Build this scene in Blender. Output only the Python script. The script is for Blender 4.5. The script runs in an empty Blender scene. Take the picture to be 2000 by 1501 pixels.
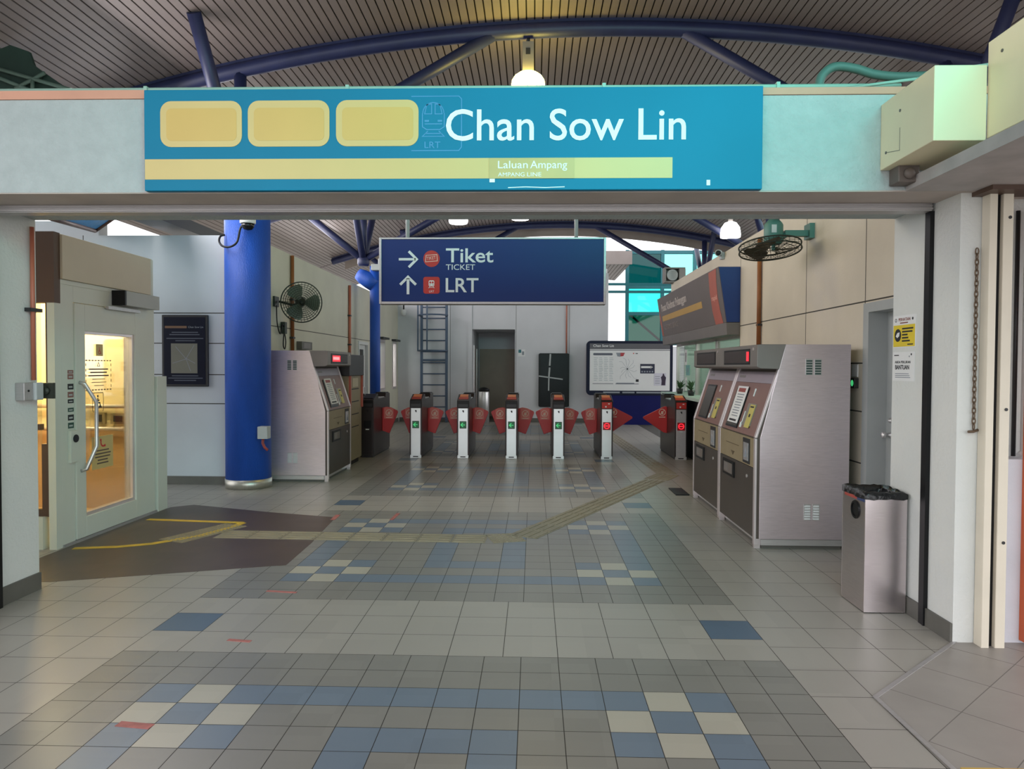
import bpy, bmesh, math, random
from mathutils import Vector, Matrix
random.seed(7)
S = bpy.context.scene
COL = S.collection
PI = math.pi

def lin(c):
    out = []
    for v in c:
        v = v / 255.0
        out.append(v / 12.92 if v <= 0.04045 else ((v + 0.055) / 1.055) ** 2.4)
    return out

# ---------------------------------------------------------------- camera
FPX = 1425.0
cam = bpy.data.cameras.new('camera')
cam.sensor_fit = 'HORIZONTAL'; cam.sensor_width = 36.0; cam.lens = FPX / 2000.0 * 36.0
cam.clip_start = 0.05; cam.clip_end = 500
camo = bpy.data.objects.new('camera', cam); COL.objects.link(camo)
Rm = (Matrix.Rotation(math.radians(1.69), 4, 'Z') @ Matrix.Rotation(PI / 2 + math.radians(-1.43), 4, 'X')
      @ Matrix.Rotation(math.radians(0.25), 4, 'Z'))
camo.matrix_world = Matrix.Translation((0, 0, 1.58)) @ Rm
S.camera = camo

# ---------------------------------------------------------------- sky, light, exposure
S.view_settings.view_transform = 'Standard'
S.view_settings.look = 'None'
S.view_settings.exposure = 0.0
S.view_settings.gamma = 1.0
S.view_settings.use_curve_mapping = False
w = bpy.data.worlds.new('sky'); S.world = w; w.use_nodes = True
bg = w.node_tree.nodes['Background']
bg.inputs['Color'].default_value = (0.96, 0.97, 1.0, 1)
bg.inputs['Strength'].default_value = 2.5

def area(name, loc, target, size, energy, color, sizey=None, spread=PI):
    l = bpy.data.lights.new(name, 'AREA'); l.shape = 'RECTANGLE'; l.size = size; l.size_y = sizey or size
    l.energy = energy; l.color = color; l.spread = spread
    o = bpy.data.objects.new(name, l); COL.objects.link(o); o.location = loc
    o.rotation_euler = (Vector(target) - Vector(loc)).to_track_quat('-Z', 'Y').to_euler()
    return o

def point(name, loc, energy, color, rad=0.1):
    l = bpy.data.lights.new(name, 'POINT'); l.energy = energy; l.color = color; l.shadow_soft_size = rad
    o = bpy.data.objects.new(name, l); COL.objects.link(o); o.location = loc
    return o

# daylight through the teal tinted glazing above and behind the entrance
area('tinted_glazing_daylight', (1.7, 0.5, 3.9), (0.5, 4.2, 2.9), 2.6, 30, (0.05, 1.0, 0.92), 0.8, math.radians(85))
area('entrance_daylight', (-3.5, -1.0, 3.8), (-2.4, 4.2, 2.7), 2.0, 9, (0.95, 0.95, 1.0), 1.0, math.radians(80))
# daylight through the clerestory gaps of the hall
area('hall_daylight_left', (-5.6, 14.5, 4.4), (2.8, 14.0, 1.0), 9.0, 210, (1.0, 0.96, 0.98), 1.3)
area('hall_daylight_near', (-4.9, 7.6, 4.1), (2.8, 7.2, 1.0), 2.6, 130, (1.0, 0.95, 0.94), 1.2)
area('eaves_bounce_left', (-5.9, 15.5, 3.7), (0.5, 15.5, 5.8), 10.0, 70, (1.0, 0.95, 0.97), 0.8)
area('window_daylight', (-4.5, 19.3, 1.75), (-2.9, 20.6, 1.5), 0.5, 22, (1.0, 0.97, 1.0), 0.9)
area('hall_daylight_right', (5.2, 14.0, 4.5), (-2.0, 14.0, 0.5), 9.0, 40, (0.75, 1.0, 0.95), 1.0)

# ---------------------------------------------------------------- materials
MATS = {}
def mat(name, rgb, rough=0.6, metal=0.0, var=0.06, scale=3.0, bump=0.0, bscale=60.0, spec=0.5, rgb2=None, stretch=None):
    if name in MATS: return MATS[name]
    m = bpy.data.materials.new(name); m.use_nodes = True; nt = m.node_tree
    b = nt.nodes['Principled BSDF']
    c = lin(rgb)
    tc = nt.nodes.new('ShaderNodeTexCoord')
    vec = tc.outputs['Object']
    if stretch:
        mp = nt.nodes.new('ShaderNodeMapping'); mp.inputs['Scale'].default_value = stretch
        nt.links.new(vec, mp.inputs['Vector']); vec = mp.outputs['Vector']
    n = nt.nodes.new('ShaderNodeTexNoise'); n.inputs['Scale'].default_value = scale; n.inputs['Detail'].default_value = 6
    nt.links.new(vec, n.inputs['Vector'])
    r = nt.nodes.new('ShaderNodeValToRGB')
    r.color_ramp.elements[0].position = 0.3; r.color_ramp.elements[1].position = 0.7
    c2 = lin(rgb2) if rgb2 else [min(1, v * (1 + var)) for v in c]
    c1 = c if rgb2 else [v * (1 - var) for v in c]
    r.color_ramp.elements[0].color = (*c1, 1); r.color_ramp.elements[1].color = (*c2, 1)
    nt.links.new(n.outputs['Fac'], r.inputs['Fac']); nt.links.new(r.outputs['Color'], b.inputs['Base Color'])
    b.inputs['Roughness'].default_value = rough; b.inputs['Metallic'].default_value = metal
    b.inputs['Specular IOR Level'].default_value = spec
    if bump:
        n2 = nt.nodes.new('ShaderNodeTexNoise'); n2.inputs['Scale'].default_value = bscale; n2.inputs['Detail'].default_value = 4
        nt.links.new(vec, n2.inputs['Vector'])
        bp = nt.nodes.new('ShaderNodeBump'); bp.inputs['Strength'].default_value = bump; bp.inputs['Distance'].default_value = 0.02
        nt.links.new(n2.outputs['Fac'], bp.inputs['Height']); nt.links.new(bp.outputs['Normal'], b.inputs['Normal'])
    MATS[name] = m
    return m

def emit(name, rgb, strength):
    if name in MATS: return MATS[name]
    m = bpy.data.materials.new(name); m.use_nodes = True; nt = m.node_tree
    b = nt.nodes['Principled BSDF']; c = lin(rgb)
    b.inputs['Base Color'].default_value = (*[v * 0.5 for v in c], 1)
    b.inputs['Emission Color'].default_value = (*c, 1); b.inputs['Emission Strength'].default_value = strength
    n = nt.nodes.new('ShaderNodeTexNoise'); n.inputs['Scale'].default_value = 4
    mr = nt.nodes.new('ShaderNodeMapRange'); mr.inputs['To Min'].default_value = 0.3; mr.inputs['To Max'].default_value = 0.4
    nt.links.new(n.outputs['Fac'], mr.inputs['Value']); nt.links.new(mr.outputs['Result'], b.inputs['Roughness'])
    MATS[name] = m
    return m

def glass(name, rgb, gloss=0.08, rough=0.03):
    if name in MATS: return MATS[name]
    m = bpy.data.materials.new(name); m.use_nodes = True; nt = m.node_tree
    out = nt.nodes['Material Output']; nt.nodes.remove(nt.nodes['Principled BSDF'])
    t = nt.nodes.new('ShaderNodeBsdfTransparent'); t.inputs['Color'].default_value = (*lin(rgb), 1)
    g = nt.nodes.new('ShaderNodeBsdfGlossy'); g.inputs['Roughness'].default_value = rough
    mx = nt.nodes.new('ShaderNodeMixShader')
    lw = nt.nodes.new('ShaderNodeFresnel'); lw.inputs['IOR'].default_value = 1.45
    ma = nt.nodes.new('ShaderNodeMath'); ma.operation = 'MULTIPLY_ADD'; ma.inputs[1].default_value = 0.5; ma.inputs[2].default_value = gloss * 0.4
    nt.links.new(lw.outputs[0], ma.inputs[0]); nt.links.new(ma.outputs[0], mx.inputs[0])
    nt.links.new(t.outputs[0], mx.inputs[1]); nt.links.new(g.outputs[0], mx.inputs[2]); nt.links.new(mx.outputs[0], out.inputs[0])
    MATS[name] = m
    return m

def tile_mat(name, rgb, rough, cell, var=0.10, rgb_dirt=None):
    """glazed floor tile: every tile a touch different, with broad soft wear"""
    m = bpy.data.materials.new(name); m.use_nodes = True; nt = m.node_tree
    b = nt.nodes['Principled BSDF']; c = lin(rgb)
    tc = nt.nodes.new('ShaderNodeTexCoord')
    sn = nt.nodes.new('ShaderNodeVectorMath'); sn.operation = 'SNAP'; sn.inputs[1].default_value = (cell, cell, cell)
    nt.links.new(tc.outputs['Object'], sn.inputs[0])
    wn = nt.nodes.new('ShaderNodeTexWhiteNoise'); nt.links.new(sn.outputs[0], wn.inputs['Vector'])
    n = nt.nodes.new('ShaderNodeTexNoise'); n.inputs['Scale'].default_value = 1.3; n.inputs['Detail'].default_value = 8
    nt.links.new(tc.outputs['Object'], n.inputs['Vector'])
    a = nt.nodes.new('ShaderNodeMath'); a.operation = 'ADD'
    nt.links.new(wn.outputs['Value'], a.inputs[0]); nt.links.new(n.outputs['Fac'], a.inputs[1])
    mr = nt.nodes.new('ShaderNodeMapRange'); mr.inputs['From Max'].default_value = 2.0
    mr.inputs['To Min'].default_value = 1 - var; mr.inputs['To Max'].default_value = 1 + var
    nt.links.new(a.outputs[0], mr.inputs['Value'])
    mx = nt.nodes.new('ShaderNodeMix'); mx.data_type = 'RGBA'; mx.blend_type = 'MULTIPLY'; mx.inputs['Factor'].default_value = 1
    mx.inputs[6].default_value = (*c, 1); nt.links.new(mr.outputs['Result'], mx.inputs[7])
    nt.links.new(mx.outputs[2], b.inputs['Base Color'])
    mr2 = nt.nodes.new('ShaderNodeMapRange'); mr2.inputs['To Min'].default_value = rough; mr2.inputs['To Max'].default_value = rough + 0.06
    nt.links.new(n.outputs['Fac'], mr2.inputs['Value']); nt.links.new(mr2.outputs['Result'], b.inputs['Roughness'])
    n2 = nt.nodes.new('ShaderNodeTexNoise'); n2.inputs['Scale'].default_value = 9
    nt.links.new(tc.outputs['Object'], n2.inputs['Vector'])
    bp = nt.nodes.new('ShaderNodeBump'); bp.inputs['Strength'].default_value = 0.02; bp.inputs['Distance'].default_value = 0.01
    nt.links.new(n2.outputs['Fac'], bp.inputs['Height']); nt.links.new(bp.outputs['Normal'], b.inputs['Normal'])
    MATS[name] = m
    return m

def steel(name, rgb, rough=0.32, stretch=(2, 2, 40), waves=0.0):
    m = mat(name, rgb, rough, 0.8, 0.07, 6, 0.05, 5, stretch=stretch)
    if waves:
        nt = m.node_tree; b = nt.nodes['Principled BSDF']
        tc = nt.nodes.new('ShaderNodeTexCoord'); n = nt.nodes.new('ShaderNodeTexNoise'); n.inputs['Scale'].default_value = 1.6
        n.inputs['Detail'].default_value = 1
        nt.links.new(tc.outputs['Object'], n.inputs['Vector'])
        bp = nt.nodes.new('ShaderNodeBump'); bp.inputs['Strength'].default_value = waves; bp.inputs['Distance'].default_value = 0.06
        nt.links.new(n.outputs['Fac'], bp.inputs['Height']); nt.links.new(bp.outputs['Normal'], b.inputs['Normal'])
    return m

M_plaster = mat('white_plaster', (212, 214, 211), 0.75, var=0.05, scale=2, bump=0.25, bscale=45, rgb2=(220, 220, 216))
M_header = mat('rough_white_render', (172, 180, 180), 0.8, scale=14, bump=0.55, bscale=38, var=0.05)
M_cream = mat('cream_wall_panel', (206, 203, 184), 0.6, scale=1.2, var=0.07, bump=0.08)
M_rightw = mat('warm_wall_panel', (216, 206, 188), 0.6, scale=1.2, var=0.08, bump=0.08)
M_groove = mat('dark_joint', (70, 68, 62), 0.9)
M_back = mat('grey_wall_panel', (206, 206, 210), 0.6, scale=1.5, var=0.04)
M_skirt = mat('grey_skirting_tile', (96, 94, 88), 0.5, scale=5, var=0.12)
M_black = mat('black_plastic', (18, 18, 20), 0.4, spec=0.3)
M_dark = mat('dark_grey_metal', (52, 52, 54), 0.4, 0.3)
M_soffit = mat('soffit_paint', (186, 174, 166), 0.7, scale=3, var=0.1)
M_alu = mat('dull_aluminium', (184, 180, 180), 0.4, 0.6, stretch=(1, 20, 20))
M_navy = mat('navy_steel_paint', (36, 42, 78), 0.45, var=0.12, scale=5)
M_blue = mat('blue_column_paint', (26, 80, 178), 0.5, var=0.12, scale=5, bump=0.35, bscale=120, stretch=(1, 1, .3))
M_deck = mat('roof_deck_strip', (124, 113, 110), 0.5, var=0.07, scale=1.5)
M_deckgap = mat('roof_deck_gap', (22, 19, 18), 0.9)
M_steel = steel('brushed_stainless', (230, 217, 222), 0.36, waves=0.25)
M_steel2 = steel('satin_stainless', (214, 212, 212), 0.38)
M_steelbin = steel('scuffed_stainless', (220, 210, 212), 0.27, waves=0.55)
M_steelbin.node_tree.nodes['Principled BSDF'].inputs['Metallic'].default_value = 1.0
M_edge = mat('pale_steel_trim', (216, 206, 206), 0.35, 0.6)
M_brownp = mat('dull_red_brown_panel', (128, 92, 84), 0.45, var=0.07, scale=6)
M_tan = mat('tan_panel', (146, 132, 104), 0.5, var=0.06, scale=5)
M_gdoor = mat('grey_brown_door', (88, 80, 74), 0.4, 0.4, var=0.08)
M_head = mat('grey_display_hood', (132, 126, 122), 0.45, 0.3)
M_white = mat('white_paper', (226, 226, 226), 0.7, var=0.02)
M_ink = mat('black_ink', (34, 34, 40), 0.7)
M_greyink = mat('grey_print', (140, 146, 154), 0.7)
M_yellow = mat('yellow_print', (222, 196, 50), 0.6)
M_redp = mat('red_print', (200, 52, 44), 0.5)
M_copper = mat('copper_paint_pipe', (182, 106, 82), 0.45, var=0.12, scale=8, stretch=(1, 1, .2))
M_rust = mat('rusty_pipe', (150, 92, 50), 0.6, var=0.25, scale=10, stretch=(1, 1, .3))
M_greybox = mat('grey_plastic_box', (178, 182, 182), 0.5)
M_fang = mat('dark_fan_metal', (58, 62, 54), 0.5, 0.3)
M_fanmotor = mat('sea_green_motor', (86, 134, 124), 0.45)
M_lift = mat('lift_cladding', (204, 208, 198), 0.4, var=0.04, scale=1.5, rgb2=(212, 216, 206))
M_liftb = mat('lift_beige_panel', (206, 195, 172), 0.45, var=0.04, scale=2)
M_liftd = mat('lift_dark_frame', (88, 66, 54), 0.5)
M_signblue = mat('sign_blue', (6, 118, 152), 0.5, var=0.05, scale=1.2, spec=0.2)
M_signnavy = mat('direction_sign_navy', (16, 48, 116), 0.4, var=0.05, scale=1.2, spec=0.25)
M_tanp = mat('sign_mustard', (206, 170, 92), 0.45, var=0.03, scale=3)
M_tanl = mat('sign_pale_mustard', (206, 180, 116), 0.45, var=0.03, scale=2)
M_letter = mat('sign_white_letter', (232, 240, 240), 0.4, var=0.02)
M_ghost = mat('sign_faint_print', (50, 138, 186), 0.4)
M_yl = mat('floor_yellow_tape', (214, 180, 50), 0.5, var=0.14, scale=12)
M_tact = mat('beige_tactile_tile', (150, 140, 118), 0.5, var=0.1, scale=5)
M_brownt = tile_mat('brown_tile', (84, 70, 62), 0.38, 0.2, 0.14)
M_outer = mat('outer_grey_tile', (150, 144, 138), 0.42, var=0.08, scale=3)
M_orange = mat('orange_panel', (200, 92, 48), 0.5)
M_flap = mat('red_flap', (206, 52, 54), 0.4, var=0.06)
M_flapp = mat('pale_red_label', (224, 122, 114), 0.45)
M_flapw = mat('pale_label_mark', (240, 206, 190), 0.5)
M_gate = mat('gate_graphite', (66, 60, 60), 0.3, 0.6, var=0.06)
M_kwall = mat('kiosk_pale_green', (188, 208, 196), 0.6)
M_ksign = mat('kiosk_sign_grey', (104, 94, 92), 0.5, var=0.05, scale=2)
M_ksignl = mat('kiosk_sign_lip', (118, 112, 110), 0.5)
M_kblue = mat('kiosk_end_blue', (22, 60, 130), 0.4)
M_kred = mat('kiosk_sign_red', (176, 92, 76), 0.5)
M_boxcream = mat('cream_painted_box', (238, 226, 190), 0.55, var=0.03, scale=3)
M_pink = mat('salmon_coping', (206, 150, 126), 0.6)
M_pipeg = mat('pale_green_conduit', (150, 186, 172), 0.5)
M_flex = mat('grey_green_flexible', (78, 112, 104), 0.55)
M_tealf = mat('teal_frame', (20, 96, 104), 0.45)
M_glteal = glass('teal_tinted_glass', (118, 226, 216), 0.10)
M_glteal2 = glass('pale_teal_glass', (176, 240, 232), 0.10)
M_glteal3 = glass('dull_teal_glass', (58, 124, 110), 0.10)
M_gldteal = glass('dark_teal_tinted_glass', (16, 122, 122), 0.05)
M_glclear = glass('clear_glass', (240, 244, 240), 0.05)
M_gldark = mat('dark_glass', (18, 20, 24), 0.12)
M_bluepvc = mat('blue_canopy_sheet', (36, 138, 196), 0.5, var=0.12, scale=20)
M_green = mat('dark_green_steel', (30, 54, 46), 0.6, var=0.2)
M_lcream = mat('lift_cream_lining', (236, 220, 180), 0.5, var=0.03)
M_lwood = mat('lift_brown_lining', (198, 164, 124), 0.45, var=0.05, stretch=(8, 8, .5))
E_lamp = emit('lamp_glow_warm', (255, 232, 112), 42.0)
E_lampw = emit('lamp_glow_white', (255, 252, 248), 6.0)
E_red = emit('red_led', (230, 40, 56), 1.3)
E_redl = emit('red_led_text', (255, 150, 150), 2.0)
E_green = emit('green_led', (70, 200, 120), .8)
E_greend = emit('dim_green_panel', (20, 84, 50), 0.6)
E_redd = emit('dim_red_panel', (120, 10, 12), 0.5)
E_tube = emit('fluorescent_tube', (255, 255, 250), 5.0)
E_liftl = emit('lift_ceiling_light', (255, 226, 160), 6.0)

# ---------------------------------------------------------------- mesh builder
class Fr:
    """a flat working frame: origin, right, up; w runs along the outward normal"""
    def __init__(s, o, x, y):
        s.o = Vector(o); s.x = Vector(x).normalized(); s.y = Vector(y).normalized(); s.n = s.x.cross(s.y)
    def P(s, u, v, w=0): return s.o + s.x * u + s.y * v + s.n * w

TXT = {}
def text_geo(body, bold):
    k = (body, bold)
    if k in TXT: return TXT[k]
    cu = bpy.data.curves.new('lettering', 'FONT'); cu.body = body; cu.size = 1.0; cu.offset = bold
    cu.resolution_u = 4
    cu.extrude = 0.5
    o = bpy.data.objects.new('lettering', cu); COL.objects.link(o)
    dg = bpy.context.evaluated_depsgraph_get(); dg.update()
    me = bpy.data.meshes.new_from_object(o.evaluated_get(dg))
    v = [tuple(p.co) for p in me.vertices]; f = [tuple(p.vertices) for p in me.polygons]
    bpy.data.objects.remove(o); bpy.data.curves.remove(cu); bpy.data.meshes.remove(me)
    TXT[k] = (v, f)
    return TXT[k]

def spline(pts, k=6):
    pts = [Vector(p) for p in pts]; out = []
    for i in range(len(pts) - 1):
        p0, p1, p2, p3 = pts[max(i - 1, 0)], pts[i], pts[i + 1], pts[min(i + 2, len(pts) - 1)]
        for j in range(k):
            t = j / k
            out.append(.5 * ((2 * p1) + (p2 - p0) * t + (2 * p0 - 5 * p1 + 4 * p2 - p3) * t * t + (3 * p1 - p0 - 3 * p2 + p3) * t ** 3))
    return out + [pts[-1]]

class MB:
    def __init__(s): s.v = []; s.f = []; s.m = []; s.s = []
    def add(s, vs, fs, m=0, sm=False):
        b = len(s.v); s.v += [Vector(p) for p in vs]
        for f in fs: s.f.append([i + b for i in f]); s.m.append(m); s.s.append(sm)
        return s
    def box(s, x0, x1, y0, y1, z0, z1, m=0):
        if x0 > x1: x0, x1 = x1, x0
        if y0 > y1: y0, y1 = y1, y0
        if z0 > z1: z0, z1 = z1, z0
        v = [(x0, y0, z0), (x1, y0, z0), (x1, y1, z0), (x0, y1, z0), (x0, y0, z1), (x1, y0, z1), (x1, y1, z1), (x0, y1, z1)]
        return s.add(v, [(0, 3, 2, 1), (4, 5, 6, 7), (0, 1, 5, 4), (1, 2, 6, 5), (2, 3, 7, 6), (3, 0, 4, 7)], m)
    def frect(s, F, u0, v0, u1, v1, w0=0, w1=0.002, m=0):
        return s.fpoly(F, [(u0, v0), (u1, v0), (u1, v1), (u0, v1)], w0, w1, m)
    def fpoly(s, F, pts, w0=0, w1=0.002, m=0):
        a = sum(pts[i][0] * pts[(i + 1) % len(pts)][1] - pts[(i + 1) % len(pts)][0] * pts[i][1] for i in range(len(pts)))
        if a < 0: pts = pts[::-1]
        n = len(pts)
        v = [F.P(u, q, w0) for u, q in pts] + [F.P(u, q, w1) for u, q in pts]
        f = [tuple(range(n - 1, -1, -1)), tuple(range(n, 2 * n))] + [(i, (i + 1) % n, n + (i + 1) % n, n + i) for i in range(n)]
        return s.add(v, f, m)
    def fround(s, F, u0, v0, u1, v1, r, w0=0, w1=0.002, m=0, n=6):
        pts = []
        for cx, cy, a in ((u1 - r, v0 + r, -PI / 2), (u1 - r, v1 - r, 0), (u0 + r, v1 - r, PI / 2), (u0 + r, v0 + r, PI)):
            for i in range(n + 1):
                t = a + PI / 2 * i / n; pts.append((cx + r * math.cos(t), cy + r * math.sin(t)))
        return s.fpoly(F, pts, w0, w1, m)
    def fdisc(s, F, u, v, r, w0=0, w1=0.002, m=0, n=24, ry=None):
        return s.fpoly(F, [(u + r * math.cos(2 * PI * i / n), v + (ry or r) * math.sin(2 * PI * i / n)) for i in range(n)], w0, w1, m)
    def fring(s, F, u, v, r, t, w0=0, w1=0.002, m=0, n=28, a0=0, a1=2 * PI):
        k = n if abs(a1 - a0 - 2 * PI) < 1e-6 else n + 1
        vs = []
        for i in range(k):
            a = a0 + (a1 - a0) * i / n
            c, q = math.cos(a), math.sin(a)
            vs += [F.P(u + r * c, v + r * q, w0), F.P(u + r * c, v + r * q, w1), F.P(u + (r - t) * c, v + (r - t) * q, w1), F.P(u + (r - t) * c, v + (r - t) * q, w0)]
        fs = []
        for i in range(n):
            a = 4 * i; b = 4 * ((i + 1) % k)
            for j in range(4): fs.append((a + j, b + j, b + (j + 1) % 4, a + (j + 1) % 4))
        return s.add(vs, fs, m)
    def fline(s, F, pts, t, w0=0, w1=0.002, m=0):
        """a flat ribbon with mitred corners along pts"""
        closed = len(pts) > 3 and abs(pts[0][0] - pts[-1][0]) + abs(pts[0][1] - pts[-1][1]) < 1e-9
        if closed: pts = pts[:-1]
        N = len(pts); L = []
        for i in range(N):
            def un(a, b):
                l = math.hypot(b[0] - a[0], b[1] - a[1]) or 1e-9; return ((b[0] - a[0]) / l, (b[1] - a[1]) / l)
            da = un(pts[i - 1], pts[i]) if (i or closed) else None
            db = un(pts[i], pts[(i + 1) % N]) if (i < N - 1 or closed) else None
            da = da or db; db = db or da
            n1, n2 = (-da[1], da[0]), (-db[1], db[0])
            k = 1 + n1[0] * n2[0] + n1[1] * n2[1]
            k = max(k, .35)
            L.append(((n1[0] + n2[0]) / k * t / 2, (n1[1] + n2[1]) / k * t / 2))
        vs = []
        for (u, v), (a, b) in zip(pts, L):
            vs += [F.P(u + a, v + b, w0), F.P(u + a, v + b, w1), F.P(u - a, v - b, w1), F.P(u - a, v - b, w0)]
        fs = []
        for i in range(N if closed else N - 1):
            p, q = 4 * i, 4 * ((i + 1) % N)
            for k in range(4): fs.append((p + k, q + k, q + (k + 1) % 4, p + (k + 1) % 4))
        if not closed: fs += [(0, 1, 2, 3), tuple(4 * (N - 1) + k for k in (3, 2, 1, 0))]
        return s.add(vs, fs, m)
    def ftext(s, F, body, u, v, W, Hh, w0=0, w1=0.003, m=0, bold=0.0):
        vs, fs = text_geo(body, bold)
        x0 = min(p[0] for p in vs); x1 = max(p[0] for p in vs); y0 = min(p[1] for p in vs); y1 = max(p[1] for p in vs)
        return s.add([F.P(u + (p[0] - x0) / (x1 - x0) * W, v + (p[1] - y0) / (y1 - y0) * Hh, w0 if p[2] < 0 else w1) for p in vs], fs, m)
    def prism(s, pts, ax, a0, a1, m=0):
        if ax == 'x': F = Fr((0, 0, 0), (0, 1, 0), (0, 0, 1)); 
        elif ax == 'y': F = Fr((0, 0, 0), (1, 0, 0), (0, 0, 1)); a0, a1 = -a1, -a0
        else: F = Fr((0, 0, 0), (1, 0, 0), (0, 1, 0))
        return s.fpoly(F, pts, a0, a1, m)
    def tube(s, pts, r, n=10, m=0, closed=False, sm=True):
        pts = [Vector(p) for p in pts]; vs = []; N = len(pts)
        up = None
        for i, p in enumerate(pts):
            if closed: d = (pts[(i + 1) % N] - pts[i - 1]).normalized()
            else: d = (pts[min(i + 1, N - 1)] - pts[max(i - 1, 0)]).normalized()
            if up is None:
                up = d.orthogonal().normalized()
            else:
                up = (up - d * up.dot(d))
                up = up.normalized() if up.length > 1e-6 else d.orthogonal().normalized()
            q = d.cross(up)
            rr = r[i] if isinstance(r, (list, tuple)) else r
            for k in range(n):
                a = 2 * PI * k / n; vs.append(p + (up * math.cos(a) + q * math.sin(a)) * rr)
        fs = []
        for i in range(N if closed else N - 1):
            j = (i + 1) % N
            for k in range(n): fs.append((i * n + k, i * n + (k + 1) % n, j * n + (k + 1) % n, j * n + k))
        s.add(vs, fs, m, sm)
        if not closed:
            b = len(s.v) - len(vs)
            s.f.append([b + k for k in range(n - 1, -1, -1)]); s.m.append(m); s.s.append(False)
            s.f.append([b + (N - 1) * n + k for k in range(n)]); s.m.append(m); s.s.append(False)
        return s
    def bar(s, p, q, a, b=None, m=0):
        """rectangular bar between two points, a wide and b high"""
        b = b or a; p = Vector(p); q = Vector(q); d = (q - p).normalized()
        up = Vector((0, 0, 1)) if abs(d.z) < 0.95 else Vector((0, 1, 0))
        x = d.cross(up).normalized(); y = x.cross(d)
        vs = [e + x * i * a / 2 + y * j * b / 2 for e in (p, q) for i, j in ((-1, -1), (1, -1), (1, 1), (-1, 1))]
        return s.add(vs, [(0, 1, 2, 3), (7, 6, 5, 4), (0, 4, 5, 1), (1, 5, 6, 2), (2, 6, 7, 3), (3, 7, 4, 0)], m)
    def lathe(s, prof, M=None, n=28, m=0, sm=True):
        M = M or Matrix(); vs = []
        for r, z in prof:
            for k in range(n): a = 2 * PI * k / n; vs.append(M @ Vector((r * math.cos(a), r * math.sin(a), z)))
        fs = []
        for i in range(len(prof) - 1):
            for k in range(n): fs.append((i * n + k, i * n + (k + 1) % n, (i + 1) * n + (k + 1) % n, (i + 1) * n + k))
        s.add(vs, fs, m, sm)
        b = len(s.v) - len(vs)
        if prof[0][0] > 1e-4: s.f.append([b + k for k in range(n - 1, -1, -1)]); s.m.append(m); s.s.append(False)
        if prof[-1][0] > 1e-4: s.f.append([b + (len(prof) - 1) * n + k for k in range(n)]); s.m.append(m); s.s.append(False)
        return s
    def build(s, name, mats, parent=None, bevel=0, seg=2):
        if not isinstance(mats, (list, tuple)): mats = [mats]
        vs = s.v
        if parent is not None:
            T = WORLD[parent.name].inverted(); loc = Vector((0, 0, 0)); vs = [T @ p for p in vs]
        else:
            lo = [min(p[i] for p in vs) for i in range(3)]; hi = [max(p[i] for p in vs) for i in range(3)]
            loc = Vector(((lo[0] + hi[0]) / 2, (lo[1] + hi[1]) / 2, lo[2])); vs = [p - loc for p in vs]
        me = bpy.data.meshes.new(name); me.from_pydata([tuple(p) for p in vs], [], s.f)
        for m_ in mats: me.materials.append(m_)
        me.polygons.foreach_set('material_index', s.m); me.polygons.foreach_set('use_smooth', s.s)
        bm = bmesh.new(); bm.from_mesh(me); bmesh.ops.recalc_face_normals(bm, faces=bm.faces); bm.to_mesh(me); bm.free()
        me.update()
        o = bpy.data.objects.new(name, me); COL.objects.link(o)
        if parent is not None: o.parent = parent
        o.location = loc
        WORLD[o.name] = (WORLD[parent.name] if parent is not None else Matrix()) @ Matrix.Translation(loc)
        if bevel:
            b = o.modifiers.new('bevel', 'BEVEL'); b.width = bevel; b.segments = seg; b.limit_method = 'ANGLE'
        return o
WORLD = {}

def tag(o, label, cat, group=None):
    o['label'] = label; o['category'] = cat
    if group: o['group'] = group
    return o
def thing(name, label, cat, loc=(0, 0, 0), group=None):
    o = bpy.data.objects.new(name, None); COL.objects.link(o); o.location = loc; o.empty_display_size = 0.2
    WORLD[o.name] = Matrix.Translation(loc)
    return tag(o, label, cat, group)
def struct(o):
    o['kind'] = 'structure'; return o
def copy_tree(o, loc=None, rotz=None, label=None, group=None, parent=None):
    c = o.copy(); COL.objects.link(c)
    if parent is not None: c.parent = parent
    else:
        c.location = loc; c.rotation_euler = (0, 0, rotz or 0)
        if label: c['label'] = label
        if group: c['group'] = group
    for ch in list(o.children): copy_tree(ch, parent=c)
    return c
def XM(p, z, x=None):
    """matrix whose local Z points along z, at p"""
    z = Vector(z).normalized(); q = z.to_track_quat('Z', 'Y').to_matrix().to_4x4()
    return Matrix.Translation(p) @ q
FRONT = lambda x, y, z: Fr((x, y, z), (1, 0, 0), (0, 0, 1))       # faces the entrance (-Y)

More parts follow.
